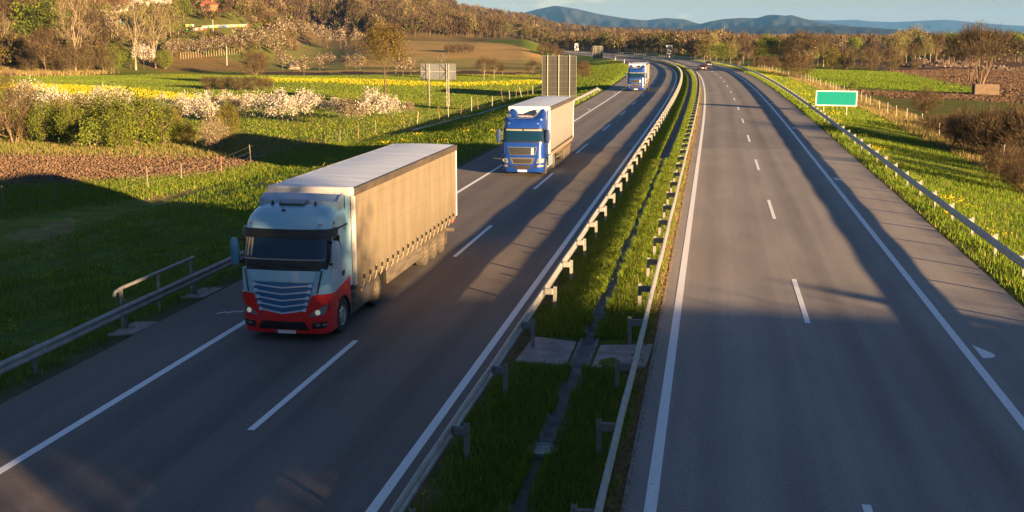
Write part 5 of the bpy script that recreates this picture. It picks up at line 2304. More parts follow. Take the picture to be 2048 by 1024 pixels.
# --- orchard row of white blossoming trees: (u, foot v, top v)
row = [(58, 256, 168), (108, 262, 185), (150, 258, 188), (205, 246, 178), (245, 244, 180), (330, 252, 196), (372, 256, 192), (402, 268, 196), (425, 240, 190),
       (462, 244, 190), (492, 240, 188), (528, 256, 190), (556, 244, 186), (566, 260, 196), (596, 250, 190), (622, 250, 188), (668, 244, 200), (751, 256, 186), (782, 246, 196)]
row.sort()
for k, (u, v, vt) in enumerate(row):
    p = at(u, v)
    plant('blossom', p, px_h(p, v - vt) * 1.02, 4.0, 'white blossoming fruit tree, %s from the left in the orchard row' % ordi(k + 1), 'tree', 'blossom_tree', 'white blossom trees of the orchard row', rnd.uniform(.95, 1.2))
row = [(640, 242, 202), (690, 254, 200), (708, 256, 202), (727, 246, 204), (818, 238, 205), (480, 246, 200), (300, 250, 200)]
row.sort()
for k, (u, v, vt) in enumerate(row):
    p = at(u, v)
    plant('blossom_dim', p, px_h(p, v - vt), 4.0, 'half bare fruit tree with little blossom, %s from the left among the orchard' % ordi(k + 1), 'tree', 'fruit_tree', 'half bare fruit trees of the orchard', rnd.uniform(.95, 1.15))

# --- big shrubs in front of the orchard
shr = [('shrub_brown', 28, 288, 158, 5.0, .95, 'tall brown willow shrub at the left edge in front of the orchard'),
       ('shrub_olive', 128, 284, 196, 4.6, .8, 'olive shrub second from the left, beside the tall brown willow shrub'),
       ('shrub_olive', 170, 282, 192, 4.6, .8, 'loose olive shrub left of the large green shrub group'),
       ('shrub_green', 212, 280, 184, 4.6, .85, 'dark green shrub at the back of the large shrub group'),
       ('shrub_green', 268, 296, 182, 4.6, .95, 'largest green shrub in the middle of the shrub group'),
       ('shrub_green', 305, 284, 196, 4.6, .7, 'green shrub on the right side of the largest green shrub'),
       ('shrub_green', 96, 288, 202, 4.6, .85, 'green shrub right of the tall brown willow shrub'),
       ('shrub_green', 150, 292, 206, 4.6, .8, 'green shrub left of the forward fresh green bush'),
       ('shrub_green', 240, 300, 212, 4.6, .8, 'rounded green shrub in front of the largest green shrub'),
       ('shrub_green', 328, 292, 206, 4.6, .8, 'green shrub at the right end of the large shrub group'),
       ('shrub_fresh', 186, 300, 238, 2.6, 1.2, 'fresh green bush standing forward left of the shrub group'),
       ('shrub_fresh', 222, 296, 244, 2.6, 1.0, 'fresh green bush just right of the forward bush'),
       ('shrub_olive', 345, 290, 214, 4.6, .7, 'brownish olive shrub with a dark foot below the blossom trees'),
       ('shrub_olive', 374, 290, 248, 4.6, 1.1, 'low olive shrub dotted with white beside the pale shrub'),
       ('shrub_pale', 430, 302, 238, 3.4, 1.0, 'pale grey blossoming shrub at the right end of the shrub row'),
       ('shrub_olive', 458, 280, 208, 4.6, .75, 'slim olive shrub behind the pale blossoming shrub')]
for kd, u, v, vt, nom, wd, lb in shr:
    p = at(u, v)
    plant(kd, p, px_h(p, v - vt), nom, lb, 'shrub', 'shrub', None, wd)

# --- solitary trees and hedges of the left fields
p = at(770, 189)
plant('big_bud', p, px_h(p, 189 - 54), 11.5, 'large budding tree with a forked dark trunk standing alone in the field', 'tree', 'budding_tree', rot=.6)
for k, u in enumerate((418, 447, 478, 508, 530)):
    p = at(u, 181 - abs(u - 480) * .03)
    plant('hedge', p, px_h(p, 30 - abs(u - 470) * .08), 3.6, 'blossoming hedge bush in the field, %s from the left of the clump' % ordi(k + 1), 'hedge', 'hedge_bush', 'blossoming hedge clump in the left field', 1.0)
p = at(512, 150)
plant('round_bush', p, px_h(p, 46), 5.0, 'round bare red brown tree behind the blossoming hedge clump', 'tree', 'bare_tree', None, .8)
small = [(608, 152, 118), (566, 142, 106), (640, 142, 112), (662, 140, 110), (694, 140, 115), (720, 142, 111), (806, 155, 112), (822, 150, 120), (882, 128, 110)]
for k, (u, v, vt) in enumerate(sorted(small)):
    p = at(u, v)
    plant('blossom_far', p, px_h(p, v - vt), 4.0, 'small pale fruit tree, %s from the left along the dark ploughed strip' % ordi(k + 1), 'tree', 'fruit_tree', 'small fruit trees by the ploughed strip', 1.0)
for k, (u, v, vt) in enumerate([(968, 160, 118), (988, 156, 120), (1066, 158, 122), (1005, 154, 128)]):
    p = at(u, v)
    plant('bare', p, px_h(p, v - vt), 10.0, 'small bare tree in the left field, ' + ['left of the pair before the big sign back', 'right of the pair before the big sign back', 'half hidden by the big sign back', 'lowest, beside the pair before the sign back'][k], 'tree', 'bare_tree', None, 1.5)
for k, u in enumerate((898, 912, 926, 941)):
    p = at(u, 105)
    plant('hedge', p, px_h(p, 16), 3.6, 'pale blossoming bush at the top of the tan field, %s from the left' % ordi(k + 1), 'hedge', 'hedge_bush', 'pale hedge at the forest foot', .9)
for k, (u, v, vt) in enumerate([(1085, 108, 88), (1106, 110, 91), (1122, 112, 98), (1165, 155, 128), (1168, 142, 122)]):
    p = at(u, v)
    plant('round_bush', p, px_h(p, v - vt), 5.0, 'dark brown bush %s from the left between the tan field and the road' % ordi(k + 1), 'bush', 'bush', 'dark bushes by the left curve', .85)

# --- the wooded edge at the far left: single trees in front, pale trunks
front = [('poplar', 152, 146, -22, 13.0, 'tall bare pale tree with a forked trunk in front of the left wood'), ('poplar', 272, 140, -10, 13.0, 'tall bare pale tree right of the vineyard posts'),
         ('poplar', 12, 128, 30, 13.0, 'leaning bare pale tree at the left edge of the wood'), ('poplar', 312, 136, 8, 13.0, 'slender bare tree left of the beehives'),
         ('bare_red', 92, 150, 62, 10.0, 'red brown bare tree with a bright trunk at the front of the wood'), ('bare', 180, 132, 20, 10.0, 'bare brown tree behind the tall forked pale tree'),
         ('green_tree', 78, 118, 2, 9.5, 'large fresh green tree at the upper left of the wood'), ('green_tree', 62, 128, 45, 9.5, 'lower green tree before the large fresh green tree'),
         ('fresh_tree', 36, 120, 42, 9.5, 'light green tree near the left edge of the wood'), ('green_tree', 120, 124, 34, 9.5, 'olive green tree left of the tall forked pale tree'),
         ('bare_red', 4, 110, -20, 10.0, 'dark red brown tree cut by the left edge'), ('bare_red', 30, 100, -15, 10.0, 'bare red brown tree behind the light green tree'),
         ('shrub_brown', 140, 148, 92, 5.0, 'straw coloured willow shrub below the tall forked pale tree'), ('shrub_brown', 172, 146, 90, 5.0, 'straw coloured willow shrub just right of the forked tree'),
         ('shrub_brown', 210, 144, 98, 5.0, 'brown willow shrub at the right end of the wood front'), ('shrub_brown', 60, 146, 98, 5.0, 'brown thicket shrub at the left of the wood front'),
         ('shrub_brown', 112, 146, 96, 5.0, 'brown thicket shrub between the bright trunk and the forked tree'), ('shrub_green', 226, 142, 92, 4.6, 'dark green shrub beside the brown willow shrub'),
         ('blossom', 288, 140, 88, 4.0, 'white blossoming tree below the vineyard'), ('green_tree', 262, 138, 98, 9.5, 'dark green bush left of the white blossoming tree below the vineyard'),
         ('blossom_far', 218, 84, 32, 4.0, 'pale blossom tree beside the turquoise car'), ('green_tree', 300, 70, 12, 9.5, 'olive tree between the houses and the beehives'),
         ('bud_tree', 342, 82, 8, 10.0, 'yellow budding tree at the left end of the beehive row'), ('shrub_green', 330, 138, 100, 4.6, 'green bush right of the white blossoming tree below the vineyard'),
         ('bud_tree', 212, 62, 4, 10.0, 'budding tree in front of the white house'), ('green_tree', 368, 44, 2, 9.5, 'dark green tree left of the brick house'),
         ('bare', 235, 58, -15, 10.0, 'bare tree behind the turquoise car')]
for kd, u, v, vt, nom, lb in front:
    p = at(u, v)
    plant(kd, p, px_h(p, v - vt), nom, lb, 'shrub' if 'shrub' in kd else 'tree', {'shrub': 'shrub', 'bloss': 'blossom_tree', 'popla': 'bare_tree', 'bare': 'bare_tree', 'bare_': 'bare_tree'}.get(kd[:5], 'tree'), None, 1.25 if kd in ('poplar', 'green_tree', 'fresh_tree') else 1.0)
# vineyard row of blossom trees on the slope
for k, (u, v) in enumerate([(345, 112), (362, 111), (378, 112), (394, 112), (410, 110), (424, 108), (440, 106), (456, 104), (472, 106), (338, 118)]):
    p = at(u, v)
    plant('blossom_far', p, px_h(p, 30), 4.0, 'pale blossom tree above the vineyard posts, %s from the left' % ordi(k + 1), 'tree', 'blossom_tree', 'blossom trees above the vineyard posts', 1.0)
for k, (u, v, vt) in enumerate([(485, 98, 55), (505, 96, 62), (522, 100, 60), (548, 112, 76), (556, 96, 44), (575, 86, 42), (608, 80, 44), (640, 88, 52), (655, 96, 60), (628, 74, 48), (700, 74, 48), (682, 98, 58), (712, 92, 62)]):
    p = at(u, v)
    plant('blossom_far', p, px_h(p, v - vt), 4.0, 'grey blossom tree on the hillside, %s of those right of the beehives' % ordi(k + 1), 'tree', 'blossom_tree', 'blossom trees scattered on the hillside', .9)


# --- tree belt right of the motorway
belt = []
kinds = ['bare', 'bare_red', 'bud_tree', 'green_tree', 'bud_tree', 'fresh_tree', 'bud_tree', 'bare']
rg0 = random.Random(21)
u = 1408
while u < 2075:
    v = 132 - 9 * max(0, (u - 1620) / 420) + rg0.uniform(-3, 2)
    belt.append((u, v, rg0.uniform(40, 62), kinds[rg0.randrange(len(kinds))]))
    u += rg0.uniform(9, 15)
cnt = {}
nm = {'bare': 'bare brown tree', 'bare_red': 'red brown bare tree', 'bud_tree': 'yellowish budding tree', 'green_tree': 'dark green tree', 'fresh_tree': 'light green tree'}
for u, v, dv, kd in belt:
    if 1660 < u < 1790:
        dv *= .55
    cnt[kd] = cnt.get(kd, 0) + 1
    p = at(u, v)
    plant(kd, p, px_h(p, dv), 9.5 if kd in ('green_tree', 'fresh_tree') else 10.0, '%s, %s of its kind from the left in the right tree belt' % (nm[kd], ordi(cnt[kd])), 'tree', kd if kd != 'bare' and kd != 'bare_red' else 'bare_tree', 'trees of the belt beyond the right field', rg0.uniform(.9, 1.3))
single = [('fan_tree', 1606, 134, 68, 10.0, 'broad bare brown tree with thick pale limbs behind the round bush', 1.7), ('fresh_tree', 1712, 120, 76, 9.5, 'fresh light green tree above the green sign', 1.0),
          ('bud_tree', 1830, 118, 56, 10.0, 'tall pale yellow budding tree in the right belt', 1.5), ('bud_tree', 1812, 116, 62, 10.0, 'pale budding tree left of the tallest one in the right belt', 1.3),
          ('green_tree', 2030, 124, 66, 9.5, 'bright green tree near the right edge', 1.2), ('fresh_tree', 1900, 120, 72, 9.5, 'light green tree in the middle of the right belt', 1.2),
          ('fan_tree', 1957, 172, 58, 10.0, 'large bare tree with many pale stems behind the brown concrete block', 1.35), ('fan_tree', 1936, 168, 64, 10.0, 'bare tree standing left behind the brown concrete block', 1.1),
          ('shrub_brown', 1782, 141, 100, 5.0, 'bushy brown shrub left of the rubble heaps', 1.3), ('shrub_brown', 1830, 140, 118, 5.0, 'small brown shrub before the rubble heaps', 1.3),
          ('shrub_olive', 1796, 130, 108, 4.6, 'yellow green shrub behind the rubble heaps', 1.2), ('shrub_olive', 1662, 138, 96, 4.6, 'olive shrub at the left end of the right green field', 1.2),
          ('shrub_brown', 1690, 138, 100, 5.0, 'brown shrub row piece above the green sign', 1.4), ('shrub_brown', 1740, 139, 100, 5.0, 'brown shrub right above the green sign corner', 1.4)]
for kd, u, v, vt, nom, lb, wd in single:
    p = at(u, v)
    plant(kd, p, px_h(p, v - vt), nom, lb, 'shrub' if 'shrub' in kd else 'tree', 'shrub' if 'shrub' in kd else 'tree', None, wd)
for kd, u, v, vt, nom, lb, wd in [('round_bush', 1590, 153, 108, 5.0, 'large round dark brown bush beside the right fence', 1.0), ('round_bush', 1520, 136, 112, 5.0, 'low brown bush left of the large round bush', .9),
                                  ('round_bush', 1543, 140, 114, 5.0, 'low brown bush touching the large round bush', .8), ('shrub_pale', 1477, 131, 106, 3.4, 'pale blossoming bush beside the right guardrail at the bend', .9),
                                  ('shrub_pale', 1452, 126, 118, 3.4, 'tiny pale bush left of the pale bush at the bend', 1.0), ('round_bush', 1850, 226, 178, 5.0, 'round reddish brown bush before the ploughed field', .75),
                                  ('shrub_fresh', 1706, 182, 164, 2.6, 'small green bush behind the green sign', 1.6)]:
    p = at(u, v)
    plant(kd, p, px_h(p, v - vt), nom, lb, 'bush', 'bush', None, wd)
# hedge along the right fence, nearest part of it cut by the frame edge
hd = [(1862, 268, 36), (1885, 276, 44), (1908, 288, 56), (1932, 300, 70), (1960, 314, 88), (1990, 322, 96), (2020, 318, 95), (2050, 322, 96), (2085, 330, 100), (1948, 268, 36), (1985, 262, 40), (2030, 268, 44),
      (2000, 352, 60), (2034, 372, 72), (2065, 392, 88), (2105, 360, 100)]
for k, (u, v, dv) in enumerate(sorted(hd)):
    p = at(u, v)
    plant('hedge', p, px_h(p, dv) * 1.05, 3.6, 'grey brown hedge bush right of the right embankment, %s from the left' % ordi(k + 1), 'hedge', 'hedge_bush', 'hedge bushes along the right fence', .95)


# --- woods that read as one mass
def wood(name, label, pts, heights, mats, seed, per, leaf_s, shares):
    """one stuff object: crowns of twigs and leaves over many spots"""
    rg = np.random.default_rng(seed)
    Vs, Fs, Ms, o = [], [], [], 0
    for (x, y, z), H in zip(pts, heights):
        w = H * rg.uniform(.24, .4)
        n = int(per * rg.uniform(.7, 1.3))
        d = rand_unit(rg, n)
        d[:, 2] = np.where(d[:, 2] < -.5, -d[:, 2], d[:, 2])
        rad = rg.uniform(.3, 1, n)[:, None] ** .5
        lump = 1 + .25 * np.sin(d[:, :1] * 4 + x) * np.cos(d[:, 1:2] * 5 + y)
        c = d * rad * lump * np.array([w, w, H * .45]) + np.array([x, y, z + H * .55])
        mi = rg.choice(len(mats), p=shares)
        v1, f1 = twigs(c[: n // 2], d[: n // 2] + np.array([0, 0, .8]), leaf_s * 2.6, leaf_s * .32, rg)
        v2, f2 = quads(c[n // 2:], leaf_s * rg.uniform(.5, 1.2, n - n // 2), rg, .4, 1.4)
        for v, f, m in ((v1, f1, 0 if mi != 1 else 1), (v2, f2, mi)):
            Vs.append(v)
            Fs.append(f + o)
            Ms.append(np.full(len(f), m))
            o += len(v)
        # stem
        tv = np.array([[x - .15, y, z - .5], [x + .15, y, z - .5], [x + .06, y, z + H * .6], [x - .06, y, z + H * .6]])
        Vs.append(tv)
        Fs.append(np.array([[0, 1, 2, 3]]) + o)
        Ms.append(np.array([0]))
        o += 4
    me = np_mesh(name, np.concatenate(Vs), np.concatenate(Fs), mats, np.concatenate(Ms))
    return tag(link(name, me), label, 'wood', kind='stuff')


def scatter_wood(n, ok, seed, u0, u1, r0, r1):
    rg = np.random.default_rng(seed)
    out = []
    while len(out) < n:
        u = rg.uniform(u0, u1, 4000)
        r = np.exp(rg.uniform(math.log(r0), math.log(r1), 4000))
        ta = (u - 1024) / 2292
        y = r / np.sqrt(1 + ta * ta)
        x = ta * y
        z = terrain(x, y, True)
        k = ok(u, r, z, x, y)
        for a, b, c in zip(x[k], y[k], z[k]):
            out.append((a, b, c))
        if len(out) == 0:
            break
    return out[:n]


def near_ok(u, r, z, x, y):
    # the thickets of the left slope, with clearings for houses, vineyard and bees
    clear = ((u > 205) & (u < 520) & (r < 425)) | ((u > 180) & (u < 470) & (z > 14) & (z < 24)) | ((u > 330) & (u < 520) & (r < 455))
    lowright = (u > 500) & (r < 470)
    return (r > 343) & ~clear & ~lowright & ~((u > 690) & (r < 640)) & ((u < 235) | (z > 4.5))


tw_m = [M['twig_brown'], M['twig_pale'], M['leaf_green'], M['twig_red'], M['leaf_olive'], M['leaf_bud']]
pts = scatter_wood(1150, near_ok, 41, -60, 760, 345, 640)
rg1 = np.random.default_rng(42)
sc_ = scatter_wood(420, lambda u, r, z, x, y: (r > 350) & (z > 1) & ~((u > 330) & (u < 500) & (z > 8) & (z < 12.5)) & ~((u > 205) & (u < 290) & (z > 9.5) & (z < 14)), 44, 180, 720, 352, 520)
wood('hill_scrub', 'low green brown scrub scattered over the hill meadow', sc_, rg1.uniform(1.6, 4.2, len(sc_)), [M['twig_brown'], M['twig_pale'], M['leaf_green'], M['twig_red'], M['leaf_olive'], M['leaf_bud']], 45, 130, .38, [.25, .1, .25, .1, .22, .08])
wood('near_wood', 'mixed spring wood covering the left hillside behind the houses', pts, rg1.uniform(5, 10, len(pts)), tw_m, 43, 260, .55, [.19, .1, .27, .13, .21, .1])
pts = scatter_wood(900, lambda u, r, z, x, y: (u > 700) & (u < 1010) & (z > 6.5), 51, 690, 1010, 600, 900)
wood('forest_edge', 'reddish brown wood behind the tan field in the middle of the left hill', pts, rg1.uniform(9, 14, len(pts)), tw_m, 53, 240, .7, [.26, .08, .18, .3, .12, .06])
pts = scatter_wood(2600, lambda u, r, z, x, y: (z > 7) & ~((np.abs(u - 805) < 22) & (r > 1000) & (r < 1160)) & ~((np.abs(u - 1000) < 8) & (r < 980)), 61, -100, 1300, 640, 1900)
wood('ridge_forest', 'brown forest covering the long ridge on the left horizon', pts, rg1.uniform(6, 10, len(pts)), tw_m, 63, 120, 1.3, [.3, .1, .14, .28, .12, .06])
pts = scatter_wood(420, lambda u, r, z, x, y: (z < 8) & (np.abs((x - rx(y)) / np.sqrt(1 + rs(y) ** 2) - 2) > 26), 71, 1010, 1460, 560, 950)
wood('valley_wood', 'hazy spring wood behind the far bend of the motorway', pts, rg1.uniform(7, 12, len(pts)), [M['twig_brown'], M['twig_pale'], M['leaf_green'], M['twig_pale'], M['leaf_palebud'], M['leaf_olive']], 73, 260, .75, [.16, .14, .26, .08, .22, .14])
pts = scatter_wood(900, lambda u, r, z, x, y: (z < 8) & ~((u > 1640) & (u < 1790) & (r < 640)) & ~((u > 1330) & (u < 1450) & (r > 620) & (r < 1000)), 81, 1380, 2120, 430, 1500)
wood('plain_wood', 'pale brown woodland spreading over the plain behind the right tree belt', pts, rg1.uniform(5.5, 9.5, len(pts)), [M['twig_brown'], M['twig_pale'], M['leaf_green'], M['twig_pale'], M['leaf_palebud'], M['leaf_olive']], 83, 220, .8, [.22, .22, .12, .16, .2, .08])
pts = scatter_wood(700, lambda u, r, z, x, y: z < 12, 91, 950, 2150, 1400, 3200)
wood('distant_wood', 'thin band of distant woods below the mountains', pts, rg1.uniform(6, 9, len(pts)), [M['twig_brown'], M['twig_pale'], M['leaf_green'], M['twig_brown'], M['leaf_palebud'], M['leaf_olive']], 93, 90, 1.8, [.3, .2, .15, .15, .1, .1])


# ------------------------------------------------------------------ houses, hives and odd things on the left slope
def house(label, u, v, w, d, h, roof_h, wall, roof, rz, wins, gable=False, name='house'):
    p = at(u, v)
    t = thing(name, label, 'house', (p.x, p.y, p.z - .3), rz)
    a = MB()
    a.box((0, d / 2, h / 2 - .6), (w, d, h + 1.2))
    wl_ = a.build('wall', wall, t)
    a = MB()
    e = .35
    if gable:
        a.prism([(-w / 2 - e, h - .12), (w / 2 + e, h - .12), (0, h + roof_h)], 1, -e, d + e)
    else:
        a.prism([(-e, h - .1), (d + e, h - .1), (d / 2, h + roof_h)], 0, -w / 2 - e, w / 2 + e)
    r = a.build('roof', roof, t)
    a = MB()
    a.box((w * .2, d * .55, h + roof_h * .85), (.5, .5, 1.2))
    a.build('chimney', M['brick'], r)
    for x, z, ww, hh in wins:
        a = MB()
        a.box((x, -.03, z), (ww, .08, hh))
        f = a.build('window', M['board_white'], t)
        a = MB()
        a.box((x, -.075, z), (ww - .16, .03, hh - .16))
        a.build('pane', M['side_glass'], f)
    return t


M['plaster'] = mat('plaster', (.5, .45, .36), .9, 0, (.6, .55, .45), 1.2)
M['plaster_warm'] = mat('plaster_warm', (.48, .36, .22), .9, 0, (.56, .44, .28), 1.5)
M['brick'] = mat('brick', (.24, .1, .045), .9, 0, (.3, .14, .06), 4)
M['tiles'] = mat('roof_tiles', (.13, .042, .024), .85, 0, (.18, .06, .034), 3)
M['tiles_grey'] = mat('roof_tiles_grey', (.36, .31, .27), .85, 0, (.44, .38, .33), 2)
house('white house with a dark red roof on the hill top behind the bare trees', 217, 24, 8.2, 7, 3.0, 2.3, M['plaster'], M['tiles'], R(-8), [(-2.4, 1.7, .9, 1.0), (1.2, 1.7, .9, 1.0)])
house('long white house with a pale roof and small windows on the hill top', 293, 16, 15.5, 7, 2.6, 2.6, M['plaster'], M['tiles_grey'], R(4), [(-3.2, 1.2, .9, .9), (-.6, 1.3, 1.2, .9), (2.0, 1.3, .9, .9), (5.2, 1.3, .9, .9)])
house('small orange brick house with a red roof above the beehives', 414, 23, 4.9, 5, 3.0, 1.6, M['brick'], M['tiles'], R(-10), [(-1.3, 1.6, .9, 1.0), (1.2, 1.6, .8, 1.0)], True)
house('ochre house cut by the upper frame edge at the far left', 48, 6, 6, 6, 3.2, 2, M['plaster_warm'], M['tiles'], R(5), [(0, 1.8, .9, 1.0)])
house('orange walled house behind the large green tree at the upper left', 116, 5, 5, 6, 3.2, 2, M['brick'], M['tiles'], R(-5), [(.8, 1.8, .9, 1.0)])

hc = {'w': ('white', (.36, .35, .33)), 'g': ('green', (.03, .2, .05)), 'r': ('red', (.45, .05, .03)), 'y': ('yellow', (.62, .48, .08)), 'b': ('blue', (.04, .13, .3)), 'o': ('orange', (.6, .26, .06)), 'd': ('dark', (.06, .06, .06))}
for k, (nm_, c_) in hc.items():
    M['hive_' + k] = mat('hive_' + nm_, c_, .7)
hives = [(374, 54, 'o'), (380, 54, 'g'), (386, 54, 'w'), (376, 63, 'g'), (383, 63, 'g'), (389, 62, 'w'), (394, 61, 'w'), (399, 61, 'r'), (404, 60.5, 'w'), (407, 57, 'w'), (412, 57, 'w'), (409, 61, 'r'), (417, 56, 'g'), (422, 56, 'w'),
         (427, 55.5, 'w'), (432, 55.5, 'y'), (436, 55, 'o'), (441, 55.5, 'b'), (446, 55, 'd'), (451, 55, 'b'), (456, 55, 'w'), (461, 54.5, 'y'), (466, 54.5, 'w'), (471, 54.5, 'w'), (476, 54, 'o'), (481, 54, 'y'), (486, 54, 'w'), (491, 53.5, 'w'), (496, 53, 'r')]
hives.sort()
hn = {}
hmesh = {}
for u, v, k in hives:
    hn[k] = hn.get(k, 0) + 1
    p = at(u, v)
    t = thing('beehive', '%s box beehive, %s %s one from the left on the hill meadow' % (hc[k][0], ordi(hn[k]), hc[k][0]), 'beehive', p, R(rnd.uniform(-6, 6)), 'beehives in a row on the hill meadow')
    if k not in hmesh:
        a = MB()
        a.box((0, 0, .45), (.8, .6, .75))
        a.box((0, -.31, .22), (.5, .06, .06))
        b = a.build('hive_body', M['hive_' + k], t, bevel=.02)
        a = MB()
        a.box((0, 0, .87), (.88, .68, .1))
        c = a.build('lid', M['hive_w'], t)
        hmesh[k] = (b.data, c.data)
    else:
        link('hive_body', hmesh[k][0], t)
        link('lid', hmesh[k][1], t)

M['car_teal'] = mat('car_teal', (.01, .22, .2), .3, .1, coat=.4)
p = at(251, 51)
car('turquoise car parked on the slope below the white houses', p, R(82), M['car_teal'], True)
old = [o for o in col.objects if o.get('label', '').startswith('turquoise')][0]
old.scale = (.85, .75, 1.1)

for lb, ps in (('upper vineyard row of pale posts right of the tall bare tree', [(214 + k * 3.1, 83 - k * .95) for k in range(20)]),
               ('lower vineyard row of pale posts under the blossom trees', [(362 + k * 5.1, 118 - k * .42) for k in range(25)]),
               ('short vineyard row of pale posts left of the beehives', [(333 + k * 4.8, 76 - k * 1.0) for k in range(7)]),
               ('middle vineyard row of pale posts behind the bare tree', [(272 + k * 5.2, 90 - k * .3) for k in range(9)])):
    wire_fence(lb, [at(u, v) for u, v in ps], (2.0, 2.2, 1.9), [M['vine_post']], 2.0, 1)

# haystack with its pole
p = at(587, 138)
t = thing('haystack', 'pale rounded haystack with a pole on the field below the hill', 'haystack', p)
a = MB()
a.lathe([(1.95, -.2), (1.9, .3), (1.6, 1.1), (1.0, 1.8), (.35, 2.3), (.05, 2.5)], 2, (0, 0, 0), 24)
for i, v in enumerate(a.v):
    k = 1 + .05 * math.sin(i * 2.7)
    a.v[i] = (v[0] * k, v[1] * k, v[2])
a.build('hay', M['hay'], t, smooth=True)
a = MB()
a.tube([(0, 0, 2.2), (.03, 0, 3.2)], .05, 5)
a.build('pole', M['wood_post'], t)
for lb, u, v, vt in (('leaning wooden pole at the right end of the lower vineyard row', 454, 131, 92), ('thin wooden pole standing before the beehives', 427, 82, 40)):
    p = at(u, v)
    h = px_h(p, v - vt)
    t = thing('wooden_pole', lb, 'pole', p)
    a = MB()
    a.tube([(0, 0, -.4), (.1, 0, h)], [.12, .08], 7)
    a.build('shaft', M['grey_post'], t)
    a = MB()
    a.box((.08, 0, h - .5), (1.0, .08, .1))
    a.build('crossbar', M['wood_post'], t)

# concrete block on the right field
p = at(1973, 190)
t = thing('concrete_block', 'brownish concrete block with a dark left end under the big bare tree', 'concrete block', p, R(-4))
a = MB()
a.box((-.55, .6, .85), (2.9, 1.5, 1.9))
a.build('main_slab', M['block'], t, bevel=.04)
a = MB()
a.box((1.46, .68, .82), (1.1, 1.4, 1.8))
a.build('side_slab', M['block'], t, bevel=.04)

# rubble heaps at the edge of the right field
for k, (u, v, w_, h_, lb) in enumerate(((1842, 131, 7, 2.4, 'heap of pale rubble and earth at the left of the tip'), (1880, 134, 9, 2.2, 'broad heap of beige rubble in the middle of the tip'),
                                        (1925, 132, 8, 1.6, 'low dark heap of earth and rubble right of the beige heap'), (1990, 140, 9, 1.3, 'long flat rubble heap right of the bare tree'), (1765, 124, 6, 1.6, 'small rubble heap half hidden by brown shrubs'))):
    p = at(u, v)
    rg = np.random.default_rng(600 + k)
    n = 420
    X = rg.normal(0, w_ * .33, n)
    Y = rg.normal(0, w_ * .25, n)
    Zt = h_ * np.exp(-(X / w_ * 2) ** 2 - (Y / w_ * 2.4) ** 2)
    C = np.stack([X, Y, Zt * rg.uniform(.3, 1, n)], 1)
    oc = np.array([[1, 0, 0], [0, 1, 0], [-1, 0, 0], [0, -1, 0], [0, 0, 1.0]])
    V = (C[:, None] + oc[None] * (rg.uniform(.15, .5, n)[:, None, None]) * rg.uniform(.5, 1.3, (n, 5, 1))).reshape(-1, 3)
    b = np.arange(n)[:, None] * 5
    F = np.concatenate([b + np.array([[i, (i + 1) % 4, 4]]) for i in range(4)])
    gx = [[(x, y, h_ * .8 * math.exp(-(x / w_ * 2) ** 2 - (y / w_ * 2.4) ** 2) - .1) for y in np.linspace(-w_ * .6, w_ * .6, 13)] for x in np.linspace(-w_ * .8, w_ * .8, 17)]
    t = thing('rubble_heap', lb, 'rubble heap', p)
    a = MB()
    a.grid(gx)
    a.build('earth', M['clod_base'], t, smooth=True)
    tag(link('rubble', np_mesh('rubble', V, F, M['rubble']), t), kind='stuff')

# masts on the ridge
for lb, u, v, h, red in (('red and white mast on the bare clay knoll of the ridge', 783, 12, 14, True), ('thin white mast standing on the ridge against the sky', 938, 22, 26, False)):
    p = at(u, v)
    t = thing('radio_mast', lb, 'mast', p)
    seg = h / 6
    for k in range(6):
        a = MB()
        w = .9 - .09 * k
        for sx in (-1, 1):
            for sy in (-1, 1):
                a.tube([(sx * w, sy * w, k * seg), (sx * (w - .09), sy * (w - .09), (k + 1) * seg)], .14, 4)
        a.tube([(-w, -w, k * seg), (w, -w, (k + 1) * seg)], .09, 4)
        a.tube([(w, -w, k * seg), (-w, -w, (k + 1) * seg)], .09, 4)
        a.build('mast_section', M['red_lamp'] if red and k % 2 == 0 else M['board_white'], t)


# ------------------------------------------------------------------ grass, flowers, clods
def blades(name, spots, h, w, mats, seed, lean=.35, share=None):
    rg = np.random.default_rng(seed)
    n = len(spots)
    P = np.asarray(spots, dtype=float)
    a = rg.uniform(0, 2 * PI, n)
    hh = h * rg.uniform(.5, 1.4, n)
    d = np.stack([np.cos(a), np.sin(a), np.zeros(n)], 1)
    ln = rg.uniform(0, lean, n)[:, None] * hh[:, None] * np.stack([np.cos(a + 1.6), np.sin(a + 1.6), np.zeros(n)], 1)
    wv = np.broadcast_to(np.asarray(w), (n,))[:, None]
    top = P + ln + np.stack([np.zeros(n), np.zeros(n), hh], 1)
    V = np.stack([P - d * wv, P + d * wv, top], 1).reshape(-1, 3)
    F = np.arange(3 * n).reshape(n, 3)
    mi = rg.choice(len(mats), n, p=share) if share is not None else None
    return tag(link(name, np_mesh(name, V, F, mats, mi)), kind='stuff')


M['grass'] = leaf_mat('grass_blades', [(0, (.07, .135, .009)), (.5, (.135, .215, .014)), (1, (.215, .285, .022))], .4)
M['grass_dry'] = leaf_mat('grass_dry', [(0, (.14, .1, .035)), (.5, (.22, .16, .065)), (1, (.3, .23, .11))], .2)
M['flower'] = leaf_mat('flower_yellow', [(0, (.5, .36, .008)), (1, (.72, .56, .02))], .2)


def lane_spots(n, o0, o1, y0, y1, seed, zf, pw=1.0, keep=None):
    rg = np.random.default_rng(seed)
    y = y0 + (y1 - y0) * rg.uniform(0, 1, n) ** pw
    o = rg.uniform(o0, o1, n)
    if keep is not None:
        k = keep(o, y, rg)
        y, o = y[k], o[k]
    s = rs(y)
    q = 1 / np.sqrt(1 + s * s)
    return np.stack([rx(y) + o * q, y - o * s * q, zf(o, y)], 1), o, y


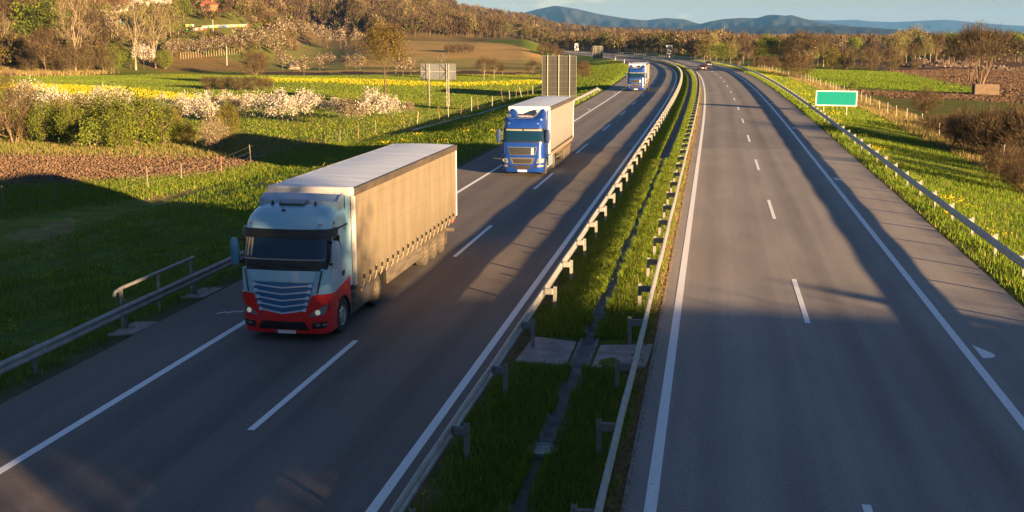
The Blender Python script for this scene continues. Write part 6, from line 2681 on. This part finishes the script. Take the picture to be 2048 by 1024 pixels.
zmed = lambda o, y: np.interp(o, [.48, .7, 2.1, 2.35, 2.95, 3.2, 4.2, 4.42], [-.03, .02, .03, .0, .0, .03, .02, -.03])
pad = lambda o, y: ~((y > 27.5) & (y < 30.3))
clump = lambda o, y: (np.sin(o * 3.1 + y * .9) * np.cos(y * 1.7 + o) + .5 * np.sin(y * 3.3 - o * 2))
S1, o, y = lane_spots(70000, .62, 2.46, 14, 75, 1, zmed, 1.5, lambda o, y, rg: pad(o, y) & (rg.uniform(0, 1, len(o)) < np.clip((o - .6) * 1.1 + .35 * clump(o, y), .06, 1)))
S2, o, y = lane_spots(70000, 2.80, 4.3, 14, 75, 2, zmed, 1.5, lambda o, y, rg: pad(o, y) & (rg.uniform(0, 1, len(o)) < np.clip((4.35 - o) * 1.3 + .35 * clump(o, y), .06, 1)))
S3, o, y = lane_spots(60000, .7, 2.3, 75, 330, 3, zmed, 1.4)
S4, o, y = lane_spots(60000, 3.0, 4.0, 75, 330, 4, zmed, 1.4)
near = np.concatenate([S1, S2])
blades('median_grass', near, .17, .011, [M['grass'], M['grass_dry']], 5, .8, [.86, .14])
blades('median_grass', np.concatenate([S3, S4]), .2, .03, [M['grass'], M['grass_dry']], 6, .6, [.93, .07])
S, o, y = lane_spots(9000, 2.36, 2.52, 14, 75, 61, zmed, 1.5, lambda o, y, rg: pad(o, y) & (clump(o * .2, y * .8) > -.2))
S_, o, y = lane_spots(9000, 2.76, 2.92, 14, 75, 62, zmed, 1.5, lambda o, y, rg: pad(o, y) & (clump(o * .2, y * .7 + 2) > -.2))
blades('median_grass', np.concatenate([S, S_]), .24, .012, [M['grass'], M['grass_dry']], 63, .9, [.93, .07])
S, o, y = lane_spots(26000, 3.9, 4.5, 14, 200, 7, zmed, 1.6)
blades('dry_grass', S, .07, .012, [M['grass_dry']], 8, 1.0)
vzf = lambda o, y: verge_z(o) + .0
S, o, y = lane_spots(120000, -27.0, -10.25, 14, 110, 11, vzf, 1.4, lambda o, y, rg: rg.uniform(0, 1, len(o)) < np.clip((-o - 10.1) * 1.2, 0, 1) * np.clip(.75 + .4 * clump(o * .5, y * .5), .2, 1))
blades('verge_grass', S, .2, .02, [M['grass'], M['grass_dry']], 12, .6, [.95, .05])
S, o, y = lane_spots(60000, -25.0, -10.3, 90, 380, 13, vzf, 1.3)
blades('verge_grass', S, .25, .05, [M['grass'], M['grass_dry']], 14, .6, [.93, .07])
S, o, y = lane_spots(130000, 15.4, 27.5, 26, 130, 15, vzf, 1.4, lambda o, y, rg: rg.uniform(0, 1, len(o)) < np.clip((o - 15.2) * 1.4, 0, 1) * np.clip(.75 + .4 * clump(o * .5, y * .5), .2, 1))
blades('verge_grass', S, .2, .022, [M['grass'], M['grass_dry']], 16, .6, [.93, .07])
S, o, y = lane_spots(60000, 15.5, 25.0, 120, 400, 17, vzf, 1.3)
blades('verge_grass', S, .25, .05, [M['grass'], M['grass_dry']], 18, .6, [.93, .07])
S, o, y = lane_spots(30000, 24.5, 30.0, 60, 330, 19, vzf, 1.2)
blades('dry_grass', S, .5, .035, [M['grass_dry'], M['grass']], 20, .6, [.85, .15])


def tufts(spots_uv, n, seed, h, w, mats, share, name, zadd=0.0):
    """blades over a plot outlined in the photograph"""
    rg = np.random.default_rng(seed)
    poly = W(spots_uv, LZ if np.mean([u for u, v in spots_uv]) < 1100 else RZ)
    xs, ys = [p[0] for p in poly], [p[1] for p in poly]
    X = rg.uniform(min(xs), max(xs), n * 3)
    Y = rg.uniform(min(ys), max(ys), n * 3)
    k = in_poly(X, Y, poly)
    X, Y = X[k][:n], Y[k][:n]
    X = X + rg.normal(0, .9, len(X))
    Y = Y + rg.normal(0, 1.2, len(Y))
    Z = terrain(X, Y, True) + zadd
    return blades(name, np.stack([X, Y, Z], 1), h, w, mats, seed + 1, .7, share)


tufts([(-80, 262), (500, 272), (620, 292), (520, 312), (400, 318), (-80, 310)], 30000, 31, .3, .035, [M['grass_dry'], M['grass']], [.6, .4], 'dry_grass')
tufts([(-60, 150), (1075, 150), (1070, 215), (700, 285), (480, 272), (-60, 262)], 140000, 33, .16, .055, [M['grass'], M['grass_dry']], [.94, .06], 'field_grass')
tufts([(-60, 142), (100, 143), (230, 146), (100, 151), (-60, 151)], 9000, 35, .9, .09, [M['grass_dry'], M['grass']], [.9, .1], 'dry_grass')
tufts([(-60, 167), (60, 169.5), (230, 176.5), (420, 195.5), (545, 201.5), (420, 206), (250, 196), (60, 185), (-60, 185)], 36000, 37, .3, .10, [M['flower'], M['grass']], [.42, .58], 'yellow_flower_strip')
tufts([(-80, 372), (0, 371), (250, 361), (430, 349), (515, 330), (620, 292), (700, 285), (715, 305), (560, 345), (400, 372), (200, 405), (-80, 440)], 60000, 47, .2, .03, [M['grass'], M['grass_dry']], [.85, .15], 'field_grass')
tufts([(525, 157.5), (700, 160), (900, 165.5), (1075, 161.5), (1080, 168), (900, 172.5), (700, 168.5), (540, 165.5)], 22000, 39, .3, .11, [M['flower'], M['grass']], [.36, .64], 'yellow_flower_strip')
tufts([(1480, 133), (1700, 141), (1790, 143), (1975, 182), (1900, 187), (1660, 170), (1600, 159)], 50000, 45, .22, .08, [M['grass'], M['grass_dry']], [.97, .03], 'crop_grass')


def flower_tufts(name, spots, n_each, sp, size, seed, h=.28):
    rg = np.random.default_rng(seed)
    C = np.repeat(np.asarray(spots, dtype=float), n_each, 0)
    C = C + rg.normal(0, 1, C.shape) * np.array([sp, sp, .0])
    C[:, 2] += h * rg.uniform(.6, 1.3, len(C))
    V, F = quads(C, size * rg.uniform(.6, 1.3, len(C)), rg, .0)
    return tag(link(name, np_mesh(name, V, F, M['flower'])), kind='stuff')


S, o, y = lane_spots(260, -26, -12, 17, 62, 51, vzf, 1.2, lambda o, y, rg: clump(o * .35, y * .3) > .1)
flower_tufts('yellow_flowers', S, 22, .24, .045, 52)
S, o, y = lane_spots(90, -25, -13, 62, 120, 53, vzf, 1.0, lambda o, y, rg: clump(o * .3, y * .2) > .4)
flower_tufts('yellow_flowers', S, 22, .35, .09, 54)
S, o, y = lane_spots(50, 16.3, 18.6, 30, 130, 55, vzf, 1.1, lambda o, y, rg: clump(o * .6, y * .3) > .0)
flower_tufts('yellow_flowers', S, 26, .28, .06, 56)
S, o, y = lane_spots(100, 17.0, 24.5, 118, 290, 57, vzf, 1.2, lambda o, y, rg: clump(o * .3, y * .15) > -.3)
flower_tufts('yellow_flowers', S, 22, .6, .10, 58)
S, o, y = lane_spots(60, .9, 4.0, 15, 40, 59, zmed)
flower_tufts('yellow_flowers', S, 2, .04, .035, 60, .16)


def clods(name, poly_uv, n, size, seed, z):
    """loose lumps of the ploughed soil"""
    rg = np.random.default_rng(seed)
    poly = W(poly_uv, z)
    xs, ys = [p[0] for p in poly], [p[1] for p in poly]
    X = rg.uniform(min(xs), max(xs), n * 3)
    Y = rg.uniform(min(ys), max(ys), n * 3)
    k = in_poly(X, Y, poly)
    X, Y = X[k][:n], Y[k][:n]
    X = X + rg.normal(0, 1.0, len(X))
    Y = Y + rg.normal(0, 1.4, len(Y))
    Z = terrain(X, Y, True)
    C = np.stack([X, Y, Z], 1)
    oc = np.array([[1, 0, 0], [0, 1, 0], [-1, 0, 0], [0, -1, 0], [0, 0, 1.0]])
    s = (size * rg.uniform(.4, 1.3, len(C)))[:, None, None]
    jit = rg.uniform(.5, 1.3, (len(C), 5, 1))
    V = (C[:, None, :] + oc[None] * s * jit * np.array([1, 1, .7])).reshape(-1, 3)
    base = np.arange(len(C))[:, None] * 5
    F = np.concatenate([base + np.array([[a, (a + 1) % 4, 4]]) for a in range(4)])
    return tag(link(name, np_mesh(name, V, F, M['clod'])), kind='stuff')


M['clod'] = leaf_mat('soil_clods', [(0, (.06, .036, .02)), (.5, (.105, .063, .035)), (1, (.18, .118, .07))], 0)
clods('soil_clods', [(-80, 307), (300, 308), (480, 318), (515, 330), (430, 349), (250, 361), (0, 371), (-80, 372)], 26000, .2, 71, LZ)
clods('soil_clods', [(1775, 140), (2100, 134), (2200, 150), (2150, 214), (2000, 190), (1900, 168)], 26000, .3, 73, RZ)
clods('soil_clods', [(1700, 181), (1900, 186), (1985, 189), (2080, 200), (2080, 207), (1940, 199), (1800, 196)], 5000, .25, 75, RZ)


# ------------------------------------------------------------------ unseen trees behind the viewer, added to shade the near truck and the roads
for k, (n_, sd, H, wd, lb) in enumerate(((14.7, 33, 13.2, .64, 'tall dense tree added behind the overpass to shade the near cab, outside the picture'), (14.4, 40, 13.6, .6, 'tall dense tree added farther behind the overpass to shade the near cab, outside the picture'), (24.0, 66, 10.5, .8, 'lower tree behind the overpass, outside the picture')) + tuple((q, 26 + 5 * (k_ % 3), 7.2 + .4 * (k_ % 4), 1.0, 'unseen low tree of the row added behind the overpass for shade, %s from the left' % ordi(k_ + 1)) for k_, q in enumerate((-3.0, .8, 4.5, 8.0, 11.5, 19.0)))):
    x_, y_ = -n_ * math.cos(SUN_AZ) + sd * math.sin(SUN_AZ), n_ * math.sin(SUN_AZ) + sd * math.cos(SUN_AZ)
    plant('green_tree', Vector((x_, y_, gz(x_, y_))), H, 9.5, lb, 'tree', 'tree', None, wd, .3, 0)


# ------------------------------------------------------------------ the evening air
def haze():
    a = MB()
    a.box((0, 9000, 195), (44000, 22400, 410))
    m = bpy.data.materials.new('haze')
    m.use_nodes = True
    n, l = m.node_tree.nodes, m.node_tree.links
    n.clear()
    out = n.new('ShaderNodeOutputMaterial')
    v = n.new('ShaderNodeVolumePrincipled')
    v.inputs['Color'].default_value = (.15, .44, 1.0, 1)
    v.inputs['Density'].default_value = HAZE
    v.inputs['Anisotropy'].default_value = 0.0
    l.new(v.outputs[0], out.inputs['Volume'])
    o = a.build('haze', m)
    tag(o, kind='stuff')


HAZE = 3.7e-5
haze()
